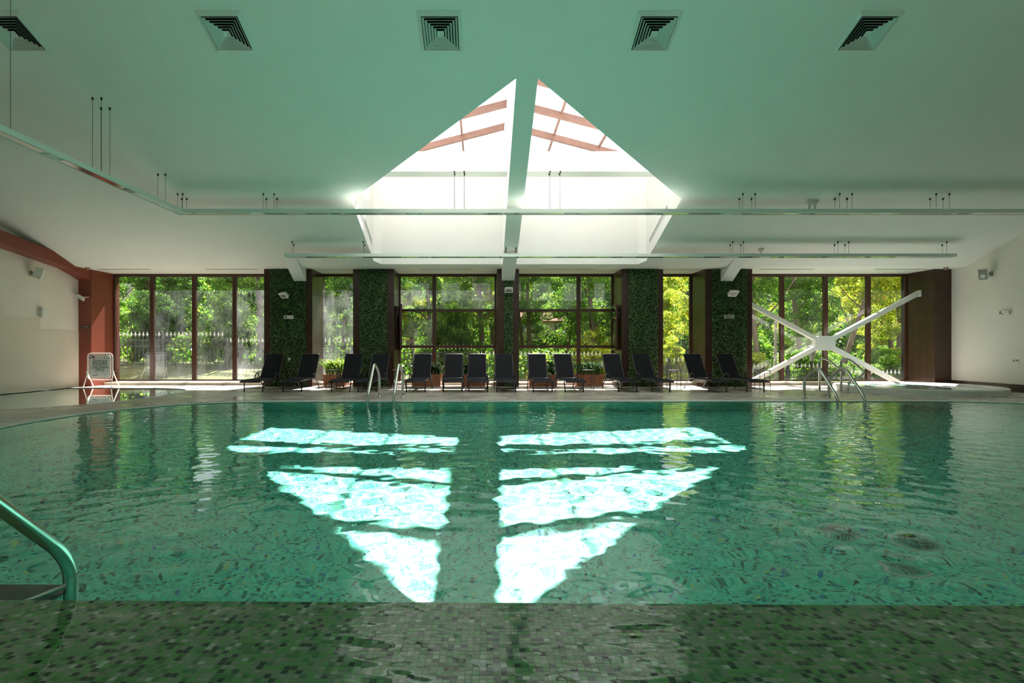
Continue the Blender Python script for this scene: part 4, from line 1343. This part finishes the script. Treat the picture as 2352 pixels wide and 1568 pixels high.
# ---- small ceiling fittings
def rosette(x, y, label, cable):
    z = ceil_z(y)
    t = empty('ceiling_rosette', (x, y, z), 0, label, 'light', 'white cable rosettes')
    MB().lathe([(.025, -.085), (.05, -.06), (.075, -.02), (.08, .02)], 16).build('cup', M['plastic_white'], t, .8)
    if cable:
        for d in (-.012, .012):
            MB().tube([(d, 0, -.08), (d-.05, -.06, -.22), (d-.10, -.12, -.40+.04)], .007, 6).build('cable', M['plastic_grey'], t)
    else:
        MB().tube([(0, 0, -.08), (0, 0, -.15)], .012, 6).build('nozzle', M['plastic_grey'], t)
rosette(8.15, 12.62, 'white cable rosette above the long trough light, the left of the close pair', True)
rosette(8.29, 12.62, 'white cable rosette above the long trough light, the right of the close pair', True)
rosette(8.05, 14.62, 'single white ceiling nozzle above the straight trough light', False)
def sensor(x, y, z, label):
    t = empty('motion_sensor', (x, y, z), 0, label, 'sensor', 'small dome sensors')
    MB().lathe([(.07, 0), (.07, -.03), (.055, -.035)], 18).build('base_ring', M['plastic_grey'], t, .6)
    MB().lathe([(.052, -.035), (.045, -.06), (.02, -.082), (.002, -.086)], 18).build('dome', M['terracotta'], t, 3.2)
sensor(-12.15, 15.7, Z_SOF, 'small dome sensor on the soffit above the red-brown column')
sensor(14.35, 15.7, Z_SOF, 'small dome sensor on the soffit by the right wall')

# ---- floodlights and emergency signs on the pillars
def floodlight(x, y, z, s, yaw, pitch, label):
    t = empty('floodlight', (x, y, z), 0, label, 'lamp', 'white floodlights')
    Mm = Matrix.Translation((0, -.16, 0)) @ Matrix.Rotation(yaw, 4, 'Z') @ Matrix.Rotation(pitch, 4, 'X')
    w, h, d = .15*s, .105*s, .05
    hs = MB().hexa([Mm @ Vector(q) for q in [(-w, -d, -h), (w, -d, -h), (w*.8, d, -h*.7), (-w*.8, d, -h*.7), (-w, -d, h), (w, -d, h), (w*.8, d, h*.7), (-w*.8, d, h*.7)]])
    hs.build('housing', M['plastic_white'], t)
    MB().obox(Mm @ Matrix.Translation((0, -d-.003, -.01)), w*.72, .004, h*.55).build('lens', M['lamp_glass'], t)
    br = MB()
    for sg in (-1, 1):
        br.beam(Mm @ Vector((sg*(w+.012), 0, 0)), Vector((sg*(w*.9), -.03, .02)), .02, .012)
        br.beam(Vector((sg*(w*.9), -.03, .02)), Vector((sg*w*.5, 0.0, .02)), .02, .012)
    br.beam(Vector((-w*.6, -.01, .02)), Vector((w*.6, -.01, .02)), .03, .02)
    br.build('bracket', M['plastic_white'], t)
floodlight(-6.13, YP-.02, 2.87, 1.0, R(-32), R(48), 'white floodlight turned left on the first foliage pillar')
floodlight(.86, YP-.02, 3.03, .85, 0, R(35), 'white floodlight on the narrow central pillar')
floodlight(7.83, YP-.02, 2.93, 1.05, R(16), R(42), 'white floodlight turned right on the last foliage pillar')
floodlight(-12.55, 16.1, 2.80, 1.15, R(-60), R(50), 'white floodlight on the red-brown corner column')
def exit_light(loc, rz, label, dim):
    t = empty('exit_light', loc, rz, label, 'sign', 'emergency exit lights')
    MB().box(-.145, .145, -.055, 0, -.055, .055).build('housing', M['plastic_white'], t)
    MB().box(-.135, .135, -.060, -.055, -.045, .045).build('diffuser', M['plastic_grey'] if dim else M['sign_white'], t)
    g = MB()
    g.box(-.115, -.05, -.0615, -.060, -.035, .038)
    g.build('pictogram', M['green_print'], t)
    rn = MB()   # running figure and door in white on the green field
    y0, y1 = -.0625, -.0615
    rn.lathe([(.006, 0), (.006, .001)], 8, (-.080, -.062, .026))
    rn.beam((-.080, -.062, .018), (-.086, -.062, -.004), .010, .001, up=(0, 1, 0)); rn.beam((-.086, -.062, -.004), (-.100, -.062, -.026), .007, .001, up=(0, 1, 0)); rn.beam((-.086, -.062, -.004), (-.070, -.062, -.016), .007, .001, up=(0, 1, 0)); rn.beam((-.070, -.062, -.016), (-.072, -.062, -.03), .006, .001, up=(0, 1, 0)); rn.beam((-.096, -.062, .012), (-.066, -.062, .010), .005, .001, up=(0, 1, 0))
    rn.build('runner', M['sign_white'], t)
    MB().box(-.045, .02, -.0615, -.060, -.042, -.022).build('red_mark', M['red_print'], t)
    MB().box(.045, .10, -.0615, -.060, -.008, .018).build('grey_mark', M['plastic_grey'], t)
exit_light((-6.03, YP-.03, 2.18), 0, 'white exit light with green pictogram on the first foliage pillar', False)
exit_light((7.78, YP-.03, 2.20), 0, 'dull grey exit light on the last foliage pillar', True)
exit_light((XR-.002, 14.35, 2.21), R(-90), 'slim exit light on the right wall below the loudspeaker', False)
t = empty('wall_switch', (-6.02, YP-.03, .87), 0, 'small white switch low on the first foliage pillar', 'switch')
MB().box(-.045, .045, -.014, 0, -.045, .045).build('plate', M['plastic_white'], t); MB().box(-.022, .022, -.021, -.014, -.03, .03).build('rocker', M['plastic_white'], t)

# ---- loudspeakers and wall boxes
def speaker(loc, rz, label):
    t = empty('loudspeaker', loc, rz, label, 'speaker', 'wall loudspeakers')
    Mm = Matrix.Translation((0, -.22, 0)) @ Matrix.Rotation(R(32), 4, 'Z') @ Matrix.Rotation(R(16), 4, 'X')
    MB().hexa([Mm @ Vector(q) for q in [(-.105, -.09, -.16), (.105, -.09, -.16), (.075, .09, -.15), (-.075, .09, -.15), (-.105, -.09, .16), (.105, -.09, .16), (.075, .09, .15), (-.075, .09, .15)]]).build('cabinet', M['plastic_white'], t)
    MB().obox(Mm @ Matrix.Translation((0, -.094, 0)), .092, .005, .145).build('grille', M['plastic_grey'] if rz < 0 else M['sign_white'], t)
    MB().prism_m([(.055*math.cos(a*.3927), .055*math.sin(a*.3927)) for a in range(16)], .004, Mm @ Matrix.Translation((0, -.099, -.05)) @ Matrix.Rotation(R(90), 4, 'X')).build('woofer_ring', M['vent'], t)
    MB().beam((0, -.14, 0), (0, 0, 0), .05, .03).build('bracket', M['plastic_grey'], t)
    MB().box(-.05, .05, -.012, 0, -.07, .07).build('wall_plate', M['plastic_grey'], t)
speaker((XL, 14.4, 3.33), R(90), 'pale loudspeaker on the left wall')
sp2 = speaker((XR, 14.75, 3.36), R(-90), 'grey fronted loudspeaker on the right wall')
t = empty('wall_light', (XL, 14.72, 2.23), R(90), 'small white box light on the left wall above the mosaic step', 'lamp')
MB().hexa([(-.09, -.13, -.11), (.09, -.13, -.11), (.09, 0, -.11), (-.09, 0, -.11), (-.09, -.13, .11), (.09, -.13, .11), (.09, 0, .11), (-.09, 0, .11)]).build('housing', M['plastic_white'], t)
MB().box(-.08, .08, -.12, -.01, .11, .116).build('lens', M['lamp_glass'], t)
MB().box(-.05, .05, -.004, 0.0, -.13, .13).build('wall_plate', M['plastic_grey'], t)

# ---- lettering
def text(body, size, m, parent, Mloc, name, align='CENTER', ext=.0015, space=1.0, bold=.0):
    cu = bpy.data.curves.new('lettering', 'FONT'); cu.body = body; cu.size = size; cu.align_x = align; cu.align_y = 'CENTER'
    cu.extrude = ext; cu.space_character = space; cu.offset = bold; cu.resolution_u = 2
    o = bpy.data.objects.new('lettering_source', cu); COL.objects.link(o)
    dg = bpy.context.evaluated_depsgraph_get(); dg.update()
    me = bpy.data.meshes.new_from_object(o.evaluated_get(dg))
    bpy.data.objects.remove(o); bpy.data.curves.remove(cu)
    me.materials.clear(); me.materials.append(m)
    n = bpy.data.objects.new(name, me); link(n, parent); n.matrix_local = Mloc
    tag(n, kind='stuff') if False else None
    return n
UP = Matrix.Rotation(R(90), 4, 'X')

# depth plate on the right wall
t = empty('depth_plate', (XR, 14.07, .86), R(-90), 'small white plate reading 0,70 on the right wall', 'sign')
MB().box(-.095, .095, -.008, 0, -.062, .062).build('plate', M['sign_white'], t)
text('0,70', .085, M['black_print'], t, Matrix.Translation((0, -.010, 0)) @ UP, 'lettering', bold=.002)
# dark plate on the column
t = empty('column_plate', (-12.53, 16.1, 1.89), 0, 'small dark brown plate on the red-brown corner column', 'sign')
MB().box(-.13, .13, -.008, 0, -.05, .05).build('plate', M['brown_tile'], t)
for k in range(5):
    MB().box(-.085+.04*k, -.06+.04*k, -.011, -.008, -.022, .022).build('worn_mark', M['plastic_grey'], t)

# ---- children's pool sign
t = empty('standing_sign', (-11.80, 15.85, 0), 0, 'white standing sign for the children pool on a tubular frame', 'sign')
def rrect(hw, z0, z1, r, n=6):
    pts = []
    for (cx, cz, a0) in ((hw-r, z1-r, 0), (-hw+r, z1-r, 90), (-hw+r, z0+r, 180), (hw-r, z0+r, 270)):
        for k in range(n+1):
            a = R(a0+90*k/n); pts.append((cx+r*math.cos(a), cz+r*math.sin(a)))
    return pts
fp = [(x, -.10, z) for (x, z) in rrect(.385, .235, 1.05, .11)]
MB().tube(fp+[fp[0]], .016, 8, cap=False).build('frame', M['plastic_white'], t, 3.2)
board = MB(); pr = rrect(.335, .285, 1.0, .085); n = len(pr)
board.v = [(x, -.107, z) for (x, z) in pr]+[(x, -.093, z) for (x, z) in pr]
board.f = [tuple(range(n)), tuple(reversed(range(n, 2*n)))]+[(i, (i+1) % n, n+(i+1) % n, n+i) for i in range(n)]
board = board.build('board', M['sign_white'], t)
for (x, z, dx, dz) in ((-.2, 1.025, 0, 1), (.2, 1.025, 0, 1), (-.2, .26, 0, 1), (.2, .26, 0, 1), (-.36, .85, 1, 0), (.36, .85, 1, 0), (-.36, .42, 1, 0), (.36, .42, 1, 0)):
    MB().box(x-.012-.02*dx, x+.012+.02*dx, -.106, -.094, z-.012-.02*dz, z+.012+.02*dz).build('clip', M['plastic_white'], t)
for s in (-1, 1):
    MB().tube([(s*.385, -.10, .45), (s*.43, -.22, 0)], .014, 8).build('leg', M['plastic_white'], t)
    MB().tube([(s*.40, -.09, .45), (s*.41, .17, 0)], .014, 8).build('leg', M['plastic_white'], t)
    MB().box(s*.40-.02, s*.40+.02, -.12, -.08, .40, .50).build('hinge', M['plastic_white'], t)
def sgn_text(s, z, size, x=0.0, m='green_print', sp=1.12, bold=.0018):
    text(s, size, M[m], board, Matrix.Translation((x, -.1085, z)) @ UP, 'lettering', ext=.001, space=sp, bold=bold)
sgn_text('ДЕТСКИ', .790, .100); sgn_text('БАСЕЙН', .705, .100); sgn_text('CHILDREN', .610, .098); sgn_text('POOL', .530, .098)
for (x, lab) in ((-.155, 'a'), (.125, 'b')):
    pf = MB().box(x-.075, x+.075, -.1085, -.107, .345, .46).build('picture_frame', M['vent'], board)
    MB().box(x-.070, x+.070, -.1095, -.1085, .350, .455).build('picture_field', M['sign_white'], board)
sgn_text('C', .415, .06, -.105, 'black_print'); sgn_text('C', .375, .06, .175, 'black_print')
MB().box(-.225, -.085, -.1105, -.1095, .352, .368).build('blue_strip', M['blue_print'], board)
MB().box(.085, .115, -.1105, -.1095, .425, .45).build('yellow_mark', M['yellow_print'], board)
ringp = [(-.235+.075*math.cos(a*.4189), -.110, .895+.032*math.sin(a*.4189)) for a in range(16)]
for k in range(5):
    seg = ringp[k*3:k*3+4]
    MB().tube([Vector(p) for p in seg], .013, 6).build('ring_piece', M['red_print'] if k % 2 == 0 else (M['blue_print'] if k == 1 else M['sign_white']), board)
MB().prism_m([(.045*math.cos(R(20+14*k)), .045*math.sin(R(20+14*k))) for k in range(13)], .002, Matrix.Translation((-.20, -.1085, .93)) @ UP).build('dark_hair', M['black_print'], board)
MB().tube([(.16+.04*math.cos(R(20+k*20)), -.109, .925+.025*math.sin(R(20+k*20))) for k in range(8)], .005, 6).build('logo_arc', M['green_print'], board)
for k in range(7):
    MB().box(.115+.021*k, .129+.021*k, -.1095, -.107, .882, .905 if k in (0, 3, 5) else .898).build('logo_letter', M['green_print'], board)

# ---- white steel cross brace in the right window
t = empty('cross_brace', (11.15, 16.55, 1.37), 0, 'white steel cross brace with a gusset plate before the right window', 'brace')
ys = 0.0
def arm(p, q): MB().beam((p[0], 0, p[1]), (q[0], 0, q[1]), .13, .155, up=(0, 1, 0)).build('diagonal', M['white'], t)
k_ = .53
arm((.28, .28*k_), (3.06, 3.06*k_)); arm((-.28, .28*k_), (-2.56, 2.56*k_)); arm((.28, -.28*k_), (2.42, -1.283)); arm((-.28, -.28*k_), (-2.42, -1.283))
gp = [(-.33, -.12), (-.22, -.235), (.22, -.235), (.33, -.12), (.33, .12), (.22, .235), (-.22, .235), (-.33, .12)]
m4 = Matrix.Translation((0, .085, 0)) @ UP
MB().prism_m(gp, .17, m4).build('gusset_plate', M['white'], t)
MB().box(3.07, 3.112, -.09, .09, 3.10*k_-.13, 3.10*k_+.07).build('end_plate', M['white'], t)
MB().box(-2.56, -2.26, -.11, .11, -1.285, -1.262).build('foot_plate', M['white'], t); MB().box(2.26, 2.60, -.11, .11, -1.285, -1.262).build('foot_plate', M['white'], t)

# ---- sun loungers
def make_lounger():
    t = empty('sun_lounger', (0, 0, 0), 0, 'x', 'sun lounger', 'charcoal sun loungers in a row')
    mt, tx = M['lounger_metal'], M['textile']
    hw = .275
    def seat_path(x): return [(x, -.20, .285), (x, -.10, .315), (x, .05, .33), (x, .55, .325), (x, 1.02, .345)]
    def back_path(x): return [(x, 1.00, .34), (x, 1.08, .44), (x, 1.40, .99), (x, 1.42, 1.02)]
    seat_ch = []; 
    def sheet(pl, pr, th, name):
        mb = MB(); nn = len(pl)
        for a, b in zip(pl, pr): mb.v += [tuple(a), tuple(b)]
        for i in range(nn-1): mb.f.append((2*i, 2*i+1, 2*i+3, 2*i+2))
        o = mb.build(name, tx, t, 3.2, fix=False)
        md = None
        return o
    def slab(path, hw2, th, name):
        pts = [Vector(p) for p in path(0)]; mb = MB(); nn = len(pts)
        for i, p in enumerate(pts):
            tg = (pts[min(i+1, nn-1)]-pts[max(i-1, 0)]).normalized(); nr = Vector((0, -tg.z, tg.y))
            for (sx, sn) in ((-1, 1), (1, 1), (1, -1), (-1, -1)): mb.v.append(tuple(p+Vector((sx*hw2, 0, 0))+nr*(sn*th)))
        for i in range(nn-1):
            for k in range(4): mb.f.append((i*4+k, i*4+(k+1) % 4, i*4+4+(k+1) % 4, i*4+4+k))
        mb.f.append((0, 1, 2, 3)); b = (nn-1)*4; mb.f.append((b+3, b+2, b+1, b))
        return mb.build(name, tx, t, .7)
    kids = [slab(seat_path, hw-.012, .006, 'seat_sling'), slab(back_path, hw-.022, .006, 'back_sling')]
    f = MB()
    for s in (-1, 1): f.tube(bend(seat_path(s*hw), .06), .016, 8)
    f.tube([(-hw, -.20, .285), (hw, -.20, .285)], .015, 8); f.tube([(-hw, 1.0, .335), (hw, 1.0, .335)], .014, 8)
    kids.append(f.build('seat_frame', mt, t, 3.2))
    f = MB()
    bp = [(-hw+.01, 1.00, .34), (-hw+.01, 1.08, .44), (-hw+.012, 1.425, 1.025), (hw-.012, 1.425, 1.025), (hw-.01, 1.08, .44), (hw-.01, 1.00, .34)]
    f.tube(bend(bp, .05), .014, 8)
    kids.append(f.build('back_frame', mt, t, 3.2))
    kids.append(MB().tube([(-hw+.02, 1.355, .905), (hw-.02, 1.355, .905)], .009, 6).build('head_bar', mt, t))
    for s in (-1, 1):
        kids.append(MB().tube(bend([(s*hw, .05, .32), (s*(hw-.01), .03, .18), (s*(hw-.02), 0, 0)], .03), .016, 8).build('front_leg', mt, t, 3.2))
        foot = MB().lathe([(.019, 0), (.019, .025)], 8, (s*(hw-.02), 0, 0)).build('foot_cap', M['black_metal'], kids[-1]); reg(kids[-1], foot)
        arm_ = MB().tube(bend([(s*(hw+.018), .72, .31), (s*(hw+.02), .74, .43), (s*(hw+.02), .88, .50), (s*(hw+.02), 1.32, .005)], .07), .015, 8).build('arm_leg', mt, t, 3.2)
        kids.append(arm_)
        foot = MB().lathe([(.018, 0), (.018, .022)], 8, (s*(hw+.02), 1.315, 0)).build('foot_cap', M['black_metal'], arm_); reg(arm_, foot)
        kids.append(MB().tube(bend([(s*(hw-.01), .62, .31), (s*(hw-.01), .85, .36), (s*(hw), 1.12, .26)], .10), .011, 6).build('recline_strut', mt, t, 3.2))
    kids.append(MB().tube([(-hw+.02, .012, .105), (hw-.02, .012, .105)], .011, 8).build('cross_bar', mt, t))
    reg(t, *kids)
    return t
LX = [(581, 631), (670.5, 712.5), (782, 813.5), (843, 874.5), (954.5, 971.5), (1039.5, 1042.5), (1098.5, 1095.5), (1163, 1157.5), (1247, 1233), (1319.5, 1292), (1442.5, 1404), (1518.5, 1472), (1650, 1590), (1736.5, 1663.5)]
LN = ['at the left end of the row', 'before the right edge of the first foliage pillar', 'before the narrow steamed window, right of the bright plant', 'before the second foliage pillar, behind the left pool ladder',
      'first first before the left casement window', 'before the left casement window, fifth place left of the central pillar pair', 'directly left of the one before the central pillar', 'before the narrow central pillar',
      'first right of the central pillar', 'second right of the central pillar, left of the trough plant', 'before the third wide pillar, right of the arching plant', 'before the right edge of the foliage pillar without a lamp',
      'before the narrow right window, right of the small table', 'at the right end of the row, before the last foliage pillar']
LN[5] = 'before the left casement window, left one of the close pair'
LN[6] = 'before the left casement window, right one of the close pair'
L0 = None
for (a, b), nm in zip(LX, LN):
    xf = (a-1105)/1168*14.0; xb = (b-1105)/1168*15.4
    th = -math.atan2(xb-xf, 1.4)
    lab = 'charcoal lounger '+nm
    if L0 is None:
        L0 = make_lounger(); L0.location = (xf, 14.02, 0); L0.rotation_euler[2] = th; L0['label'] = lab
    else:
        copy_tree(L0, (xf, 14.02, 0), th, lab)

# ---- small round wire tables
def make_table():
    t = empty('side_table', (0, 0, 0), 0, 'x', 'table', 'small black side tables')
    r = .22
    k = [MB().lathe([(r-.012, .545), (r, .55), (r, .562), (r-.006, .566), (.002, .566)], 28).build('table_top', M['black_metal'], t, .6)]
    for q in range(4):
        a = R(45+90*q); k.append(MB().tube([(r*.94*math.cos(a), r*.94*math.sin(a), .546), (r*.98*math.cos(a), r*.98*math.sin(a), 0)], .0085, 6).build('leg', M['black_metal'], t))
    pts = [((r*.95)*math.cos(R(12*q)), (r*.95)*math.sin(R(12*q)), .10) for q in range(31)]
    k.append(MB().tube(pts, .006, 5, cap=False).build('foot_ring', M['black_metal'], t))
    reg(t, *k)
    return t
T0 = None
for px, nm in ((660, 'between the two loungers at the left end of the row'), (764, 'before the bright sunlit plant'), (917, 'behind the left pool ladder'), (1350, 'before the arching trough plant'), (1549, 'before the narrow right window'), (1753, 'right of the last lounger, before the braced window')):
    x = (px-1105)/1168*15.0; lab = 'small round black table '+nm
    if T0 is None: T0 = make_table(); T0.location = (x, 15.05, 0); T0['label'] = lab
    else: copy_tree(T0, (x, 15.05, 0), 0, lab)

# ---- planters
def strap_leaf(L_, w, droop, seg=5):
    """one arching strap leaf in the XZ plane with a folded midrib"""
    mb = MB(); pts = []
    for i in range(seg+1):
        t = i/seg
        ang = R(84)-droop*t*t
        if i == 0: p = Vector((0, 0, 0))
        else: p = pts[-1][0]+Vector((math.cos(ang), 0, math.sin(ang)))*(L_/seg)
        ww = w*(math.sin(math.pi*(.12+.88*(1-t)))**.6 if t < 1 else 0.02)*(.55+.45*math.sin(math.pi*min(1, t*1.2+.1)))
        pts.append((p, max(.002, ww)))
    for p, ww in pts: mb.v += [(p.x, -ww, p.z+ww*.25), (p.x, 0, p.z), (p.x, ww, p.z+ww*.25)]
    for i in range(seg):
        a = i*3; mb.f += [(a, a+3, a+4, a+1), (a+1, a+4, a+5, a+2)]
    return mb
def planter(label, x, w, pot_h, kind, n, seed, lm, base=.0, y=16.30, d=.34, lim=.62):
    t = empty('planter', (x, y, base), 0, label, 'plant', 'terracotta planters')
    pot = MB(); hw, hd = w/2, d/2
    pot.hexa([(-hw*.94, -hd*.88, 0), (hw*.94, -hd*.88, 0), (hw*.94, hd*.88, 0), (-hw*.94, hd*.88, 0), (-hw, -hd, pot_h), (hw, -hd, pot_h), (hw, hd, pot_h), (-hw, hd, pot_h)])
    p = pot.build('pot', M['terracotta'], t)
    rm = MB(); e = .018
    rm.box(-hw-e, hw+e, -hd-e, -hd+e, pot_h-.05, pot_h+.012); rm.box(-hw-e, hw+e, hd-e, hd+e, pot_h-.05, pot_h+.012); rm.box(-hw-e, -hw+e, -hd+e, hd-e, pot_h-.05, pot_h+.012); rm.box(hw-e, hw+e, -hd+e, hd-e, pot_h-.05, pot_h+.012)
    rm.build('pot_rim', M['terracotta'], p)
    MB().box(-hw+e, hw-e, -hd+e, hd-e, pot_h-.02, pot_h-.005).build('soil', M['soil'], t)
    r = random.Random(seed); protos = []
    for q in range(4):
        if kind == 'strap': mb = strap_leaf(.60+.09*q, .024, .8+.42*q)
        elif kind == 'arch': mb = strap_leaf(.64+.07*q, .022, 1.35+.42*q)
        else: mb = strap_leaf(.54+.08*q, .062, 1.2+.40*q, 6)
        protos.append(mb.mesh('leaf', lm, 3.2))
    for i in range(n):
        o = bpy.data.objects.new('leaf', protos[i % 4]); link(o, t)
        o.location = (r.uniform(-hw+.06, hw-.06), r.uniform(-hd+.06, hd-.08), pot_h-.01)
        out = math.atan2(o.location[1]*1.5, o.location[0]*1.5)+r.uniform(-1.5, 1.5)
        if math.sin(out) > .3 and r.random() < .5: out = -out
        if abs(o.location[0]+.46*math.cos(out)) > lim: out = math.pi-out
        o.rotation_euler = (r.uniform(-.25, .25), r.uniform(-.05, .35), out)
        s = r.uniform(.75, 1.12); o.scale = (s, s, s)
    return t
PLM = [leafmat('strap_leaf_bright', [(0, (.10, .22, .02)), (.5, (.20, .36, .03)), (1, (.36, .48, .06))], .5),
       leafmat('broad_leaf_dark', [(0, (.012, .05, .014)), (.6, (.03, .10, .028)), (1, (.08, .19, .05))], .3),
       leafmat('arching_leaf', [(0, (.02, .08, .016)), (.6, (.05, .16, .03)), (1, (.13, .26, .05))], .4)]
planter('terracotta trough with bright sunlit strap leaves before the narrow steamed window', -4.66, .72, .36, 'strap', 150, 1, PLM[0], lim=.50)
planter('terracotta trough with dark broad leaves at the left casement, nearest its left end', -1.75, .95, .36, 'broad', 64, 2, PLM[1])
planter('broad-leaved planter behind the close pair of loungers', -.24, .80, .36, 'broad', 64, 3, PLM[1])
planter('broad-leaved planter just right of the central pillar', 1.98, .92, .36, 'broad', 64, 4, PLM[1])
planter('terracotta trough with arching fresh green leaves at the right casement', 3.46, .88, .36, 'arch', 130, 5, PLM[2])

# ---- pool ladders and handrails
def ladder(x0, x1, ydeck, ywater, label, flip, top=.80, treads=True, tread_m=None):
    """two bent rails from the deck over the edge into the water"""
    s = 1 if ydeck > ywater else -1
    t = empty('pool_ladder', ((x0+x1)/2, ydeck, 0), 0, label, 'ladder', 'steel pool ladders')
    D = abs(ydeck-ywater)
    for x in (x0, x1):
        lx = x-(x0+x1)/2
        pts = [(lx, 0, .0), (lx, 0, top*.62), (lx, -s*.20*D, top*.84), (lx, -s*.46*D, top), (lx, -s*.95*D, top*.24), (lx, -s*D, top*.10), (lx, -s*D, -.95)]
        rl = MB().tube(bend(pts, .16, 8), .0315, 14).build('rail', M['steel'], t, 3.2)
        MB().lathe([(.075, 0), (.075, .008), (.045, .016), (.036, .03)], 20, (lx, 0, .001)).build('base_flange', M['steel'], rl, .6)
        MB().lathe([(.034, 0), (.034, .012)], 18, (lx, -s*D, .055), cap=False).build('collar', M['steel'], rl)
    w = (x1-x0)/2-.032
    for k, z in enumerate((-.045, -.33, -.62)):
        MB().box(-w, w, -s*D-.075, -s*D+.075, z-.03, z).build('tread', tread_m or M['steel'], t)
    return t
ladder(-2.50, -1.925, 12.5, 11.20, 'steel pool ladder at the far edge before the left casement', 0, .86)
ladder(7.85, 8.45, 12.35, 11.20, 'steel pool ladder at the far edge near the whirlpool', 0, .76)
M['tread_dark'] = mat('dark_tread', (.05, .05, .055), .5)
nl = ladder(-2.66, -2.065, 1.22, 2.56, 'large steel pool ladder close by at the near rim', 0, .87, True, M['tread_dark'])
MB().tube([(.30, 1.34-.02, .02), (.16, 1.23, -.02), (.02, 1.13, -.035)], .010, 8).build('stay_rod', M['steel'], nl, 3.2)

def grab_rail(pts, label):
    p0 = Vector(pts[0])
    t = empty('handrail', p0, 0, label, 'handrail', 'curved handrails by the whirlpool')
    q = [Vector(p)-p0 for p in pts]
    MB().tube(bend(q, .22, 8), .027, 12).build('tube', M['steel'], t, 3.2)
    for e in (q[0], q[-1]): MB().lathe([(.06, 0), (.06, .008), (.03, .016)], 16, tuple(e)).build('base_flange', M['steel'], t, .6)
grab_rail([(9.62, 14.45, 0), (9.62, 14.45, .92), (9.85, 14.45, .90), (10.16, 14.40, .60), (10.08, 14.38, .50), (9.84, 14.36, .32), (9.80, 14.35, 0)], 'curved steel handrail of the whirlpool, farther one')
grab_rail([(10.02, 14.15, 0), (10.02, 14.15, .92), (10.22, 14.1, .90), (10.52, 13.95, .56), (10.40, 13.90, .46), (9.90, 13.70, .32), (9.85, 13.66, 0)], 'curved steel handrail of the whirlpool, nearer one')

# ---- whirlpool
t = empty('whirlpool', (12.17, 14.25, 0), 0, 'low white oval whirlpool tub by the right wall', 'whirlpool')
RXJ, RYJ = 2.0, 1.72
sh = MB().lathe([(1.0, 0), (1.0, .14), (.985, .165), (.95, .172), (.86, .16), (.82, .13), (.72, -.0), (.70, .012), (.0005, .012)], 64, sx=RXJ, sy=RYJ)
sh.build('shell', M['white_ceramic'], t, .7)
nw = 48; wv = MB(); wv.v.append((0, 0, .128))
for k in range(1, 13):
    for a in range(nw):
        th = 2*math.pi*a/nw; r_ = .835*k/12
        x_, y_ = RXJ*r_*math.cos(th), RYJ*r_*math.sin(th)
        wv.v.append((x_, y_, .128+.006*math.sin(9*x_+4*y_)*math.sin(7*y_-2*x_)+.010*math.exp(-((x_-.3)**2+(y_-.3)**2)*3)*math.sin(16*x_+11*y_)))
for a in range(nw): wv.f.append((0, 1+a, 1+(a+1) % nw))
for k in range(11):
    for a in range(nw):
        i = 1+k*nw; wv.f.append((i+a, i+nw+a, i+nw+(a+1) % nw, i+(a+1) % nw))
M['spa_water'] = mat('spa_water', (.30, .52, .50), .06, spec=.6, var=.25, vscale=3)
wv.build('spa_water', M['spa_water'], t, 3.2)
for k in range(46):
    a = R(25+130*k/45)
    MB().lathe([(.016, 0), (.016, .004)], 6, (RXJ*.915*math.cos(a), RYJ*.915*math.sin(a), .166)).build('air_jet', M['plastic_grey'], t)

# ---- drains on the pool floor
M['drain'] = mat('drain_plate', (.16, .52, .42), .5)
for (x, y, nm) in ((3.32, 4.70, 'leftmost of the three round drains on the pool floor'), (3.79, 4.40, 'right one of the three round drains on the pool floor'), (3.35, 4.06, 'nearest of the three round drains on the pool floor')):
    t = empty('pool_drain', (x, y, PD), 0, nm, 'drain', 'round drains on the pool floor')
    MB().lathe([(.175, 0), (.172, .012), (.150, .014), (.148, .004)], 32).build('ring', M['white_ceramic'], t, .6)
    MB().lathe([(.148, .001), (.146, .005), (.001, .006)], 32).build('drain_plate', M['drain'], t)
    for k in range(16):
        a = 2*math.pi*k/16
        MB().beam((.03*math.cos(a), .03*math.sin(a), .008), (.11*math.cos(a+.25), .11*math.sin(a+.25), .008), .010, .004).build('slit', M['dark'], t)
